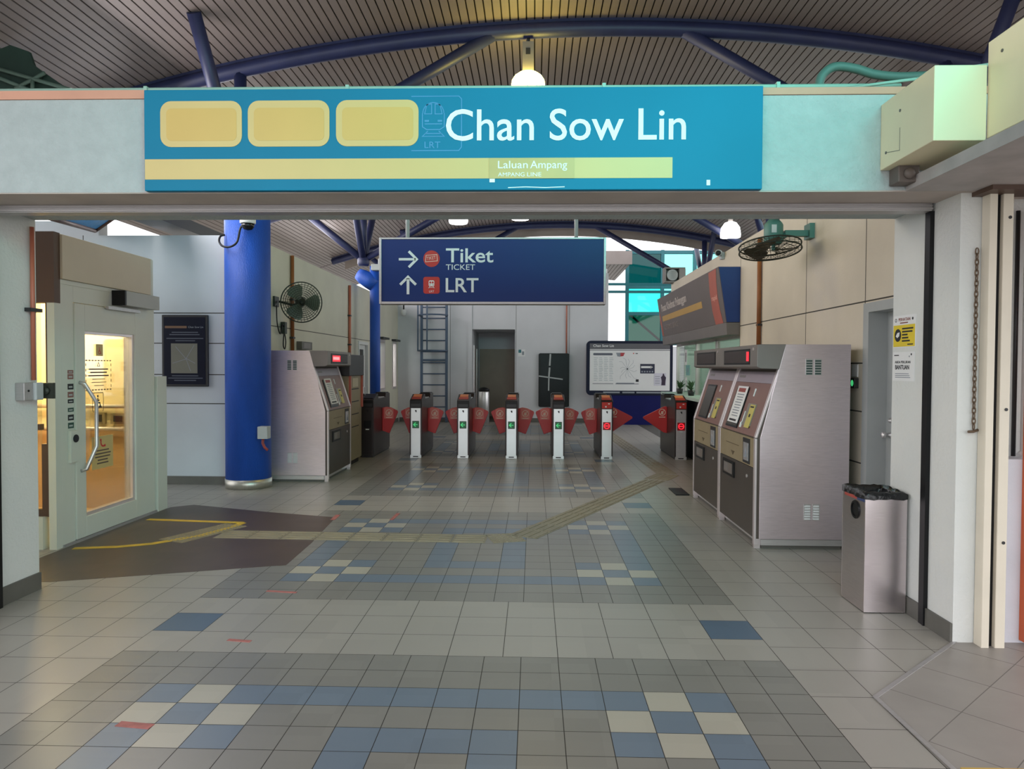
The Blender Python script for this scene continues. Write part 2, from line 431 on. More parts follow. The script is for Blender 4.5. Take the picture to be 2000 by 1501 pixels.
# ================================================================ SETTING
# ---- floor: 0.2 m dark tiles in bands with checker motifs, 0.3 m pale tiles around them
def floor():
    LT = tile_mat('pale_grey_tile', (160, 155, 147), 0.315, 0.3, 0.08)
    DK = tile_mat('dark_grey_tile', (132, 130, 124), 0.31, 0.2, 0.09)
    BL = tile_mat('blue_tile', (110, 124, 138), 0.315, 0.2, 0.08)
    CR = tile_mat('cream_tile', (176, 171, 157), 0.315, 0.2, 0.06)
    BS = tile_mat('strong_blue_tile', (84, 104, 124), 0.315, 0.3, 0.06)
    GR = mat('grout', (62, 59, 54), 0.9)
    mb = MB()
    def q(x0, y0, x1, y1, m):
        g = 0.0018
        mb.add([(x0 + g, y0 + g, 0), (x1 - g, y0 + g, 0), (x1 - g, y1 - g, 0), (x0 + g, y1 - g, 0)], [(0, 1, 2, 3)], m)
    XL, XR = -2.26, 1.34
    motif = {(0, 0): 2, (1, 0): 3, (2, 0): 2, (0, 1): 3, (1, 1): 2, (2, 1): 3, (0, 2): 2, (1, 2): 3, (2, 2): 2}
    def cell(c, r):
        for c0 in (2, 13):
            for r0 in (2, 10):
                if c0 <= c <= c0 + 2 and r0 <= r <= r0 + 2: return motif[(c - c0, r - r0)]
        if r in (2, 12) and 2 <= c <= 15: return 2
        if c in (2, 15) and 2 <= r <= 12: return 2
        if 7 <= c <= 10 and 4 <= r <= 10 and (c in (7, 10) or r in (4, 10)): return 2
        return 1
    for k in range(-1, 5):
        y0 = 0.93 + 3.93 * k
        for r in range(15):
            for c in range(18):
                q(XL + .2 * c, y0 + .2 * (14 - r), XL + .2 * (c + 1), y0 + .2 * (15 - r), cell(c, r))
        for r in range(3):
            for c in range(12):
                q(XL + .3 * c, y0 + 3.0 + .31 * r, XL + .3 * (c + 1), y0 + 3.0 + .31 * (r + 1), 4 if (r == 1 and c in (0, 11)) else 0)
    y = -3.0 + 0.93 - 0.93
    rows = int(24.4 / .31)
    for r in range(rows):
        ya = -3.0 + .31 * r; yb = ya + .31
        for c in range(20): q(XL - .3 * (c + 1), ya, XL - .3 * c, yb, 0)
        for c in range(5 if ya < 20 else 2): q(XR + .3 * c, ya, XR + .3 * (c + 1), yb, 0)
    mb.box(-9, 6, -3, 21.5, -0.06, -0.0015, 5)
    return struct(mb.build('floor', [LT, DK, BL, CR, BS, GR]))
floor()

mb = MB()
mb.prism([(1.655, 2.89), (1.646, 3.51), (2.44, 4.25), (6, 4.25), (6, -3), (1.655, -3)], 'z', -0.0014, 0.002, 0)
Fo = Fr((0, 0, .002), (1, 0, 0), (0, 1, 0))
for k in range(9):
    y0 = 3.1 - .42 * k; e = min(3.0, (4.2 - y0) / .93)
    mb.fline(Fo, [(1.68, y0), (1.68 + e, y0 + .93 * e)], .004, 0, .0004, 1); mb.fline(Fo, [(1.68, y0), (1.68 + 2.2, y0 - 2.2 * 1.07)], .004, 0, .0004, 1)
    if k < 6: mb.fline(Fo, [(1.76 + .3 * k, min(4.2, 3.6 + .28 * k)), (1.76 + .3 * k + 2.2, min(4.2, 3.6 + .28 * k) - 2.2 * 1.07)], .004, 0, .0004, 1)
struct(mb.build('floor_outer', [M_outer, mat('faint_joint', (116, 111, 106), .8)]))
mb = MB(); F = Fr((0, 0, 0.002), (1, 0, 0), (0, 1, 0))
mb.fline(F, [(1.66, -3), (1.66, 2.89), (1.646, 3.51), (2.44, 4.25)], 0.022, 0, 0.004)
struct(mb.build('trim_1', M_alu))
mb = MB(); mb.box(-60, 60, -30, 90, -0.5, -0.1); struct(mb.build('ground', mat('outdoor_paving', (150, 148, 142), 0.9)))

# brown tiled patch before the lift
mb = MB()
mb.prism([(-3.50, 5.16), (-1.95, 5.68), (-1.97, 6.4), (-2.05, 7.5), (-2.86, 7.74), (-3.83, 8.1), (-4.02, 7.95), (-4.02, 5.16)], 'z', -0.001, 0.0015)
struct(mb.build('floor_patch', M_brownt))

# ---- ceiling: curved deck of narrow strips
def rz(x): return 5.85 - (x - .85) ** 2 / 43.4
def deck(name, xa, xb, y0, y1, dz=0.0, pitch=.1):
    mb = MB(); n = int((xb - xa) / pitch)
    for i in range(n):
        a = xa + pitch * i; b = a + pitch - .017
        za, zb = rz(a) + dz, rz(b) + dz
        mb.add([(a, y0, za), (b, y0, zb), (b, y1, zb), (a, y1, za), (a, y0, za + .02), (b, y0, zb + .02), (b, y1, zb + .02), (a, y1, za + .02)],
               [(0, 1, 2, 3), (7, 6, 5, 4), (0, 4, 5, 1), (1, 5, 6, 2), (2, 6, 7, 3), (3, 7, 4, 0)], 0)
    k = 40; vs = []
    for i in range(k + 1):
        x = xa + (xb - xa) * i / k; z = rz(x) + dz + .022
        vs += [(x, y0, z), (x, y1, z), (x, y1, z + .08), (x, y0, z + .08)]
    fs = []
    for i in range(k):
        for j in range(4): fs.append((4 * i + j, 4 * i + 4 + j, 4 * i + 4 + (j + 1) % 4, 4 * i + (j + 1) % 4))
    fs += [(0, 1, 2, 3), tuple(4 * k + j for j in (3, 2, 1, 0))]
    mb.add(vs, fs, 1)
    return struct(mb.build(name, [M_deck, M_deckgap]))
deck('ceiling', -7.6, 7.6, -2.0, 22.3)
deck('ceiling_left_end', -7.6, -2.4, 22.42, 27.0)

# ---- entrance portal: jambs and header
mb = MB(); mb.box(-9, -3.47, 4.22, 5.0, 0, 2.58); struct(mb.build('wall_entrance_left', M_plaster))
mb = MB(); mb.box(-3.469, -3.455, 4.2, 5.0, 0, .12); struct(mb.build('baseboard_left', M_skirt))
mb = MB(); mb.box(2.42, 2.62, 4.24, 5.0, 0, 2.58); mb.box(2.62, 4.5, 4.4, 5.0, 0, 2.58)
struct(mb.build('wall_entrance_right', M_plaster))
mb = MB(); mb.box(2.405, 2.419, 4.24, 5.0, 0, .11); struct(mb.build('baseboard_right', M_skirt))
mb = MB(); mb.box(-9, 4.5, 4.2, 5.0, 2.58, 3.115, 0); mb.box(-9, 4.5, 4.203, 4.5, 2.574, 2.58, 1)
struct(mb.build('wall_entrance_header', [M_header, M_soffit]))
mb = MB(); mb.box(-9, -2.245, 4.19, 4.6, 3.116, 3.165); mb.box(1.28, 4.5, 4.19, 4.6, 3.116, 3.155)
struct(mb.build('trim_2', M_pink))

# ---- hall walls with their open joints
def joints(mb, F, us, vs, ua, ub, va, vb, m=1):
    for u in us: mb.frect(F, u - .005, va, u + .005, vb, 0, .0012, m)
    for v in vs: mb.frect(F, ua, v - .006, ub, v + .006, 0, .0012, m)
mb = MB()
mb.box(-5.74, -4.02, 9.5, 9.7, 0, 3.28); mb.box(-9, -5.74, 9.5, 9.7, 0, 3.47); joints(mb, FRONT(0, 9.5, 0), [-4.45 - 1.5], [1.07, 1.452, 1.864, 2.262], -9, -4.02, 0, 3.28)
struct(mb.build('wall_behind_lift', [mat('cool_wall_panel', (192, 198, 203), 0.55, var=.05, scale=1.5), M_groove]))
mb = MB(); mb.box(-9, -3.9, 9.47, 9.499, 0, .11); struct(mb.build('baseboard_behind_lift', M_skirt))

mb = MB()
LX = -3.85; HL = 3.33
opens = [(15.9, 16.85, 0.0, 2.12), (18.1, 18.75, 0.95, 2.24), (19.75, 20.3, 0.95, 2.24)]
edges = [9.7, 15.9, 16.85, 18.1, 18.75, 19.75, 20.3, 20.8]
for a, b in zip(edges, edges[1:]):
    o = [p for p in opens if abs(p[0] - a) < .01]
    if o:
        _, _, z0, z1 = o[0]
        if z0: mb.box(LX - .2, LX, a, b, 0, z0)
        mb.box(LX - .2, LX, a, b, z1, HL)
    else: mb.box(LX - .2, LX, a, b, 0, HL)
FL = Fr((LX, 0, 0), (0, 1, 0), (0, 0, 1))
FL = Fr((LX, 0, 0), (0, 1, 0), (0, 0, 1))
joints(mb, FL, [9.95, 15.6, 17.4], [2.16], 9.7, 18.0, 2.16, 2.17)
joints(mb, FL, [], [1.1], 9.7, 15.6, 0, 0)
struct(mb.build('wall_left', [M_cream, M_groove]))
mb = MB(); mb.box(LX, LX + .014, 9.9, 15.88, 0, .11); mb.box(LX, LX + .014, 16.87, 20.6, 0, .11); struct(mb.build('baseboard_hall_left', M_skirt))

# windows and door of the left wall
for i, (y0, y1, z0, z1) in enumerate(opens[1:]):
    mb = MB()
    X0, X1 = LX - .16, LX + .02
    mb.box(X0, X1, y0, y0 + .06, z0, z1); mb.box(X0, X1, y1 - .06, y1, z0, z1); mb.box(X0, X1, y0 + .06, y1 - .06, z0, z0 + .06); mb.box(X0, X1, y0 + .06, y1 - .06, z1 - .06, z1)
    fr = struct(mb.build('window_%d' % (i + 1), M_edge))
    mb = MB(); mb.box(LX - .1, LX - .09, y0 + .06, y1 - .06, z0 + .06, z1 - .06); mb.build('window_pane', M_glclear, fr)
    mb = MB(); mb.box(LX - .12, LX - .07, (y0 + y1) / 2 - .015, (y0 + y1) / 2 + .015, z0 + .06, z1 - .06); mb.build('mullion', M_edge, fr)
    mb = MB(); mb.box(LX, LX + .12, y0 - .06, y1 + .06, z1 + .01, z1 + .06); mb.build('window_hood', M_dark, fr)
mb = MB(); y0, y1, z1 = 15.9, 16.85, 2.12
mb.box(LX - .16, LX + .02, y0, y0 + .07, 0, z1); mb.box(LX - .16, LX + .02, y1 - .07, y1, 0, z1); mb.box(LX - .16, LX + .02, y0 + .07, y1 - .07, z1 - .07, z1)
mb.box(LX - .1, LX - .05, y0 + .07, y1 - .07, 0.01, 1.1); mb.box(LX - .1, LX - .05, y0 + .07, y0 + .2, 1.1, z1 - .07); mb.box(LX - .1, LX - .05, y1 - .2, y1 - .07, 1.1, z1 - .07)
mb.box(LX - .1, LX - .05, y0 + .2, y1 - .2, 1.95, z1 - .07)
d2 = struct(mb.build('door_2', M_plaster))
mb = MB(); mb.box(LX - .08, LX - .07, y0 + .2, y1 - .2, 1.1, 1.95); mb.build('door_glass', M_gldark, d2)
mb = MB(); mb.box(LX - .05, LX - .0, y1 - .17, y1 - .13, .95, 1.08); mb.build('door_handle', M_steel2, d2)

# back wall with a corridor opening
mb = MB(); BY = 20.6
mb.box(-3.9, -1.74, BY, BY + .2, 0, 4.2); mb.box(-1.74, -.53, BY, BY + .2, 2.62, 4.2); mb.box(-.53, 2.09, BY, BY + .2, 0, 4.2)
mb.box(-1.94, -1.74, BY + .2, BY + 2.4, 0, 2.62); mb.box(-.53, -.33, BY + .2, BY + 2.4, 0, 2.62)
mb.box(-1.74, -.53, BY + .2, BY + 2.4, 2.62, 2.72); mb.box(-1.94, -.33, BY + 2.4, BY + 2.5, 0, 2.72)
mb.frect(FRONT(0, BY, 0), -1.86, 0, -1.74, 4.2, 0, .03, 0)
joints(mb, FRONT(0, BY, 0), [-2.36, -.5, 1.0], [], 0, 0, 0, 4.2)
struct(mb.build('wall_back', [M_back, M_groove]))
mb = MB(); mb.box(-3.8, -1.88, BY - .015, BY, 0, .12); mb.box(-.52, 2.09, BY - .015, BY, 0, .12); struct(mb.build('baseboard_back', M_skirt))
mb = MB(); mb.box(-1.74, -.53, BY, BY + 2.5, -.05, -.001); struct(mb.build('floor_corridor', M_skirt))
mb = MB(); mb.box(-1.735, -1.70, BY + .35, BY + .45, 0, 2.1); mb.box(-1.735, -1.70, BY + 1.3, BY + 1.4, 0, 2.1); mb.box(-1.735, -1.70, BY + .35, BY + 1.4, 2.1, 2.18)
mb.box(-1.735, -1.715, BY + .45, BY + 1.3, 0, 2.1)
struct(mb.build('door_3', M_edge))
mb = MB(); Fd = FRONT(0, BY + 2.395, 0)
mb.frect(Fd, -1.7, 0.005, -.57, 2.12, 0, .03); struct(mb.build('door_4', mat('grey_brown_door_paint', (168, 156, 142), .6)))
# gable board under the end of the deck
mb = MB(); k = 30
for i in range(k):
    a = -5.8 + 13.2 * i / k; b = -5.8 + 13.2 * (i + 1) / k
    mb.prism([(a, rz(a) - .3), (b, rz(b) - .3), (b, rz(b) - .01), (a, rz(a) - .01)], 'y', 22.32, 22.4)
struct(mb.build('trim_3', mat('gable_board', (150, 138, 130), 0.7)))
deck('ceiling_far_canopy', -4.0, 3.2, 24.5, 29.0, -.75, .12)
mb = MB(); mb.box(-4.0, 3.25, 24.40, 24.48, 4.98, 5.42); struct(mb.build('trim_6', mat('canopy_fascia', (140, 130, 126), .7)))

# right wall, door recess, kiosk opening
RX = 2.85; HR = 3.3
mb = MB()
mb.box(RX, RX + .3, 5.0, 5.45, 0, HR); mb.box(RX, RX + .3, 5.45, 6.37, 2.13, HR); mb.box(RX, RX + .3, 6.37, 10.2, 0, HR)
mb.box(RX, RX + .3, 10.2, 15.3, 2.06, HR); mb.box(RX, RX + .3, 10.2, 15.3, 0, .98)
FRt = Fr((RX, 0, 0), (0, -1, 0), (0, 0, 1))
joints(mb, FRt, [-7.75, -6.38, -10.19], [2.15], -10.19, -5.45, 0, HR)
joints(mb, FRt, [], [1.62, 1.2, .75], -6.9, -6.38, 0, 0)
struct(mb.build('wall_right', [M_rightw, M_groove]))
mb = MB(); mb.box(RX - .014, RX, 6.38, 10.2, 0, .11); mb.box(RX - .014, RX, 5.0, 5.44, 0, .11); struct(mb.build('baseboard_hall_right', M_skirt))
mb = MB(); mb.box(RX - .02, RX + .18, 6.27, 6.37, 0, 2.13); mb.box(RX - .02, RX + .18, 5.45, 5.53, 0, 2.13); mb.box(RX - .02, RX + .18, 5.53, 6.27, 2.05, 2.13)
mb.box(RX + .14, RX + .19, 5.53, 6.27, .01, 2.05)
d1 = struct(mb.build('door_1', mat('grey_door_paint', (168, 172, 172), 0.5)))
mb = MB(); Mx = XM((RX + .14, 6.18, 1.02), (-1, 0, 0))
mb.lathe([(.025, 0), (.025, .012), (.011, .014), (.011, .04), (.026, .05), (.03, .065), (.022, .078), (0, .08)], Mx, 16)
mb.lathe([(.022, 0), (.022, .015), (.012, .017), (.012, .025), (0, .026)], XM((RX + .14, 6.18, 1.14), (-1, 0, 0)), 16)
mb.build('door_handle', M_steel2, d1)
mb = MB(); mb.box(RX + .09, RX + .14, 5.6, 6.0, 1.96, 2.03); mb.build('door_closer', M_greybox, d1)
# kiosk room
mb = MB()
mb.box(RX + 2.0, RX + 2.1, 10.2, 15.3, 0, 2.6); mb.box(RX + .3, RX + 2.0, 10.1, 10.2, 0, 2.6); mb.box(RX + .3, RX + 2.0, 15.3, 15.4, 0, 2.6); mb.box(RX + .3, RX + 2.1, 10.1, 15.4, 2.4, 2.5)
struct(mb.build('wall_kiosk', M_kwall))
mb = MB()
for y in (10.24, 12.0, 13.45, 15.26): mb.box(RX + .12, RX + .18, y - .03, y + .03, .98, 2.06)
mb.box(RX + .12, RX + .18, 10.27, 15.23, .98, 1.02); mb.box(RX + .12, RX + .18, 10.27, 15.23, 2.0, 2.06)
wk = struct(mb.build('window_3', M_edge))
for a, b in ((10.27, 11.97), (12.03, 13.42), (13.48, 15.23)):
    mb = MB(); mb.box(RX + .145, RX + .155, a, b, 1.02, 2.0); mb.build('window_pane', M_glclear, wk)
mb = MB(); mb.box(RX + 1.2, RX + 1.5, 11.2, 14.6, 2.34, 2.398)
tag(mb.build('ceiling_lamp', E_tube), 'bright white strip lamp on the ceiling of the service counter room', 'lamp')
point('kiosk_light', (RX + 1.0, 13.0, 2.1), 35, (.85, 1.0, .93), .2)

# ================================================================ THINGS AT THE ENTRANCE HEADER
def train_icon(mb, F, cx, cy, h, m, hole, w=0.003, line=None):
    """front of a train: rounded cab, windscreen, lamps, rails"""
    wd = h * .62
    if line:
        T = line
        mb.fring(F, cx, cy + h * .10, wd / 2, T, 0, w, m, a0=0, a1=PI)
        mb.fline(F, [(cx - wd / 2, cy + h * .1), (cx - wd / 2, cy - h * .28), (cx - wd * .3, cy - h * .36), (cx + wd * .3, cy - h * .36), (cx + wd / 2, cy - h * .28), (cx + wd / 2, cy + h * .1)], T, 0, w, m)
        mb.fline(F, [(cx - wd * .4, cy + h * .08), (cx - wd * .3, cy + h * .34), (cx - wd * .08, cy + h * .36), (cx - wd * .08, cy + h * .08), (cx - wd * .4, cy + h * .08)], T, 0, w, m)
        mb.fline(F, [(cx + wd * .4, cy + h * .08), (cx + wd * .3, cy + h * .34), (cx + wd * .08, cy + h * .36), (cx + wd * .08, cy + h * .08), (cx + wd * .4, cy + h * .08)], T, 0, w, m)
        for q in (-1, 1): mb.frect(F, cx + q * wd * .3 - wd * .1, cy - h * .14, cx + q * wd * .3 + wd * .1, cy - h * .09, 0, w, m)
        mb.fline(F, [(cx - wd * .4, cy - h * .2), (cx + wd * .4, cy - h * .2)], T, 0, w, m)
        mb.fline(F, [(cx - wd * .25, cy - h * .4), (cx - wd * .5, cy - h * .55), (cx + wd * .5, cy - h * .55), (cx + wd * .25, cy - h * .4)], T, 0, w, m)
        mb.fline(F, [(cx - wd * .36, cy - h * .47), (cx + wd * .36, cy - h * .47)], T, 0, w, m)
        return
    mb.fround(F, cx - wd / 2, cy - h * .22, cx + wd / 2, cy + h * .42, h * .14, 0, w, m)
    mb.fround(F, cx - wd * .38, cy + h * .08, cx - wd * .05, cy + h * .3, h * .04, w, w + .001, hole)
    mb.fround(F, cx + wd * .05, cy + h * .08, cx + wd * .38, cy + h * .3, h * .04, w, w + .001, hole)
    for q in (-1, 1): mb.fdisc(F, cx + q * wd * .28, cy - h * .07, h * .05, w, w + .001, hole, 12)
    mb.fline(F, [(cx - wd * .3, cy - h * .25), (cx - wd * .5, cy - h * .42)], h * .06, 0, w, m)
    mb.fline(F, [(cx + wd * .3, cy - h * .25), (cx + wd * .5, cy - h * .42)], h * .06, 0, w, m)
    mb.fline(F, [(cx - wd * .42, cy - h * .34), (cx + wd * .42, cy - h * .34)], h * .05, 0, w, m)

SY = 4.155
st = thing('station_sign', 'wide blue station name sign with three yellow panels on the header', 'sign', (-.48, SY, 2.58))
mb = MB(); mb.box(-2.24, 1.275, SY, 4.2, 2.578, 3.152); mb.build('sign_board', M_signblue, st, .004)
F = FRONT(0, SY, 0)
for a, b in ((-2.144, -1.672), (-1.637, -1.168), (-1.13, -.659)):
    mb = MB(); mb.fround(F, a, 2.826, b, 3.086, .062, 0, .003, 0); mb.fround(F, a + .035, 2.86, b - .03, 3.045, .03, .003, .0042, 1)
    mb.build('route_panel', [M_tanl, M_tanp], st)
mb = MB(); mb.frect(F, -2.236, 2.642, .774, 2.757, 0, .002, 0); mb.build('line_stripe', M_tanl, st)
mb = MB(); mb.frect(F, -.258, 2.641, .224, 2.756, .002, .005, 0); mb.build('stripe_patch', mat('patch_mustard', (190, 168, 106), .45), st)
mb = MB(); mb.ftext(F, 'Chan Sow Lin', -.503, 2.853, 1.35, .178, 0, .004, 0, .007); mb.build('lettering', M_letter, st)
mb = MB(); mb.ftext(F, 'Laluan', -.207, 2.697, .168, .042, .005, .007, 0, .0); mb.build('line_lettering', M_letter, st)
mb = MB(); mb.ftext(F, 'Ampang', -.025, 2.683, .208, .056, .005, .007, 0, .0); mb.build('line_lettering', M_letter, st)
mb = MB(); mb.ftext(F, 'AMPANG', -.207, 2.652, .15, .022, .005, .007, 0, -.004); mb.build('line_lettering', M_letter, st)
mb = MB(); mb.ftext(F, 'LINE', -.042, 2.652, .08, .022, .005, .007, 0, -.004)
mb.build('line_lettering', M_letter, st)
mb = MB(); train_icon(mb, F, -.575, 2.99, .20, 0, 0, .0015, .005); mb.ftext(F, 'LRT', -.625, 2.815, .09, .035, 0, .0015, 0)
mb.fring(F, -.56, 2.945, .001, .0005, 0, .0015, 0)
mb.fline(F, [(-.70, 2.8), (-.43, 2.8), (-.415, 2.82), (-.415, 3.09), (-.43, 3.105), (-.70, 3.105)], .005, 0, .0015)
mb.build('faint_train_emblem', M_ghost, st)
for p in ((-.255, 2.62, -.225, 2.64), (.965, 2.6, .985, 2.63)):
    mb = MB(); mb.frect(F, *p, 0, .003); mb.build('scrap_sticker', M_letter, st)
mb = MB(); mb.fline(F, [(-.15, 2.59), (-.05, 2.594), (.06, 2.59), (.17, 2.594)], .004, 0, .002); mb.build('peeled_edge', M_letter, st)

# conduits along the top of the header
mb = MB(); mb.tube([(-3.4, 4.3, 3.205), (-1, 4.3, 3.205), (1.35, 4.3, 3.2), (2.1, 4.3, 3.2)], .014)
for x in (-2.3, -1.1, .4, 1.4): mb.box(x - .01, x + .01, 4.28, 4.32, 3.165 if x < -2.245 or x > 1.28 else 3.115, 3.222)
tag(mb.build('conduit_pipe', M_pipeg), 'long thin pale green conduit pipe along the top of the header', 'pipe')
mb = MB(); mb.tube(spline([(1.66, 4.36, 3.116), (1.66, 4.36, 3.22), (1.68, 4.36, 3.29), (1.75, 4.36, 3.335), (1.86, 4.36, 3.325), (1.98, 4.36, 3.29), (2.12, 4.36, 3.275), (2.3, 4.36, 3.28)]), .026, 12)
tag(mb.build('flexible_conduit', M_flex), 'thick grey-green flexible conduit looping over the header at right', 'pipe')
mb = MB(); mb.tube([(1.75, 4.26, 3.17), (2.0, 4.22, 3.19), (2.3, 4.2, 3.22)], .009); mb.tube([(2.12, 4.15, 3.06), (2.2, 4.1, 3.2), (2.5, 4.1, 3.24)], .009)
tag(mb.build('cable_conduit', M_pipeg), 'thin pale conduits running over the cream box at the top right', 'pipe')

# roller shutter parked in the header
sh = thing('roller_shutter', 'rolled-up grey shutter bar under the header with dark guide rails', 'shutter', (-.5, 4.55, 0))
mb = MB(); mb.box(-3.465, 2.4, 4.5, 4.6, 2.528, 2.574); mb.box(-3.465, 2.4, 4.488, 4.5, 2.534, 2.546); mb.box(-3.465, 2.4, 4.492, 4.5, 2.556, 2.562); mb.build('bottom_bar', M_alu, sh, .002)
mb = MB(); mb.box(2.398, 2.42, 4.51, 4.575, 0, 2.53); mb.box(2.394, 2.398, 4.51, 4.525, 0, 2.53); mb.build('guide_rail', M_black, sh)
mb = MB(); mb.box(-3.47, -3.435, 4.51, 4.6, 0, 2.53); mb.build('guide_rail', M_black, sh)

# cream boxes and beam at top right
bx = thing('ceiling_box', 'cream painted box fixed to the right end of the header', 'box', (2.07, 3.92, 2.69))
mb = MB(); mb.box(1.945, 2.198, 3.65, 4.199, 2.69, 3.055); mb.build('box_body', M_boxcream, bx, .004)
mb = MB(); FX = Fr((1.945, 0, 0), (0, -1, 0), (0, 0, 1))
mb.fline(FX, [(-4.13, 2.77), (-3.98, 2.74), (-3.98, 2.86)], .003, 0, .001); mb.fdisc(FX, -4.13, 2.77, .008, 0, .003); mb.build('access_hatch', M_skirt, bx)
mb = MB(); mb.fdisc(FX, -3.98, 2.95, .008, 0, .003); mb.build('screw_head', M_skirt, bx)
pn = thing('wall_box', 'large cream panel box above the gate at the right edge', 'box', (2.4, 2.7, 2.68))
mb = MB(); mb.box(2.205, 2.6, 1.2, 3.66, 2.70, 3.165); mb.build('box_body', M_boxcream, pn, .004)
mb = MB(); FX2 = Fr((2.205, 0, 0), (0, -1, 0), (0, 0, 1))
for y in (3.55, 3.1):
    mb = MB(); mb.fdisc(FX2, -y, 3.08, .008, 0, .003, 0, 12); mb.build('screw_head', M_skirt, pn)
mb = MB(); mb.box(2.09, 4.5, 1.0, 4.199, 2.575, 2.64); mb.box(2.25, 4.5, 1.0, 4.199, 2.64, 2.66)
struct(mb.build('trim_5', mat('grey_beam', (176, 170, 168), .7, scale=6, var=.12)))
mb = MB(); mb.box(1.995, 2.11, 4.09, 4.199, 2.60, 2.70); mb.lathe([(.03, 0), (.03, .02), (.015, .03), (0, .031)], XM((2.05, 4.09, 2.645), (0, -1, 0)), 14)
tag(mb.build('siren_box', mat('brown_grey_box', (104, 94, 88), .5), None, .006), 'small brown-grey siren box below the cream box on the header', 'siren')

# ================================================================ ROOF TRUSSES, COLUMNS, LAMPS
def chord(x): return 5.73 - (x - .85) ** 2 / 43.4
def truss(Y, label, name='roof_truss'):
    t = thing(name, label, 'truss', (.65, Y, 3.9), 'arched blue roof trusses')
    mb = MB(); mb.tube([(x / 4, Y, chord(x / 4)) for x in range(-24, 31)], .092, 12); mb.build('arch_chord', M_navy, t)
    mb = MB()
    for i in range(52):
        a, b = -6 + .26 * i, -6 + .26 * (i + 1)
        mb.prism([(a, chord(a) + .06), (b, chord(b) + .06), (b, rz(b) + .004), (a, rz(a) + .004)], 'y', Y - .03, Y + .03)
    mb.build('shadow_band_plate', M_navy, t)  # dark plate added as the shadow band between chord and deck
    for hx, d in ((-3.68, 1), (4.98, -1)):
        ends = [(hx, Y, chord(hx)), (hx, Y - 1.25, rz(hx)), (hx, Y + 1.25, rz(hx)), (hx + d * 3.2, Y, chord(hx + d * 3.2)), (hx - d * 1.35, Y, chord(hx - d * 1.35))]
        for i, e in enumerate(ends):
            mb = MB(); mb.tube([(hx, Y, 3.85), e], .075, 12); mb.build('strut', M_navy, t)
        mb = MB(); mb.lathe([(.1, 0), (.13, .05), (.13, .16), (.08, .22)], Matrix.Translation((hx, Y, 3.72)), 16); mb.build('node_joint', M_navy, t)
    return t
truss(9.1, 'nearest arched blue roof truss just above the station name sign')
truss(15.7, 'second arched blue roof truss seen below the header')
truss(21.6, 'farthest arched blue roof truss at the end of the roof')

c1 = thing('column', 'thick round blue column in front of the left wall', 'column', (-3.70, 9.36, 0))
mb = MB(); mb.lathe([(.283, .12), (.283, 3.72), (.14, 3.74)], Matrix.Translation((-3.70, 9.36, 0)), 48); mb.build('column_shaft', M_blue, c1)
mb = MB(); mb.lathe([(.29, 0), (.29, .12)], Matrix.Translation((-3.70, 9.36, 0)), 48); mb.build('base_band', steel('banded_steel', (190, 186, 176), .4, (20, 20, .5)), c1)
c2 = thing('column', 'slim blue column farther back behind the ticket gates', 'column', (-3.43, 15.7, 0))
mb = MB(); mb.lathe([(.11, 0), (.11, 3.72)], Matrix.Translation((-3.43, 15.7, 0)), 28); mb.build('column_shaft', M_blue, c2)
mb = MB(); mb.tube([(-3.80, 15.7, 3.56), (-3.70, 15.7, 3.50), (-3.56, 15.7, 3.42), (-3.43, 15.7, 3.30)], [.12, .16, .18, .15], 16); mb.build('column_elbow', M_blue, c2)
mb = MB(); mb.box(-3.45, -3.16, 15.4, 15.58, 3.6, 3.73); mb.lathe([(.02, 0), (.02, .14)], Matrix.Translation((-3.3, 15.5, 3.72)))
tag(mb.build('floodlight', M_greybox, None, .01), 'small grey floodlight at the head of the slim blue column', 'light')

l1 = thing('pendant_lamp', 'glowing warm bell lamp hanging above the station name sign', 'lamp', (-.085, 9.1, 5.05), 'pendant roof lamps')
mb = MB(); mb.lathe([(.195, 5.04), (.207, 5.055), (.2, 5.10), (.168, 5.15), (.115, 5.188), (.06, 5.203)], Matrix.Translation((-.085, 9.1, 0)), 36); mb.build('lamp_shade', E_lamp, l1)
mb = MB(); mb.box(-.155, -.015, 9.04, 9.16, 5.204, 5.56); mb.frect(FRONT(0, 9.04, 0), -.115, 5.40, -.06, 5.48, 0, .004, 1); mb.build('gear_box', [M_head, M_dark], l1, .006)
mb = MB(); mb.tube([(-.085, 9.1, 5.56), (-.085, 9.1, 5.66)], .02, 8); mb.build('hook', M_black, l1)
l2 = thing('pendant_lamp', 'white drum lamp hanging under the roof left of centre', 'lamp', (-1.62, 15.6, 4.6), 'pendant roof lamps')
mb = MB(); mb.lathe([(.19, 4.62), (.205, 4.66), (.205, 4.82), (.19, 4.86)], Matrix.Translation((-1.62, 15.6, 0)), 32); mb.build('lamp_shade', E_lampw, l2)
mb = MB(); mb.lathe([(.06, 4.86), (.06, 5.1), (.02, 5.12), (.02, 5.62)], Matrix.Translation((-1.62, 15.6, 0)), 16); mb.build('lamp_stem', M_head, l2)
l3 = thing('pendant_lamp', 'white bell lamp hanging under the roof by the right wall fan', 'lamp', (4.11, 15.5, 4.3), 'pendant roof lamps')
mb = MB(); mb.lathe([(.205, 4.30), (.21, 4.36), (.19, 4.5), (.12, 4.6), (.04, 4.63)], Matrix.Translation((4.11, 15.5, 0)), 32); mb.build('lamp_shade', E_lampw, l3)
mb = MB(); mb.lathe([(.05, 4.63), (.05, 4.8), (.02, 4.82), (.02, 5.52)], Matrix.Translation((4.11, 15.5, 0)), 16); mb.build('lamp_stem', M_head, l3)
l4 = thing('pendant_lamp', 'lamp with only its bright rim showing below the header centre', 'lamp', (-.3, 15.6, 4.6), 'pendant roof lamps')
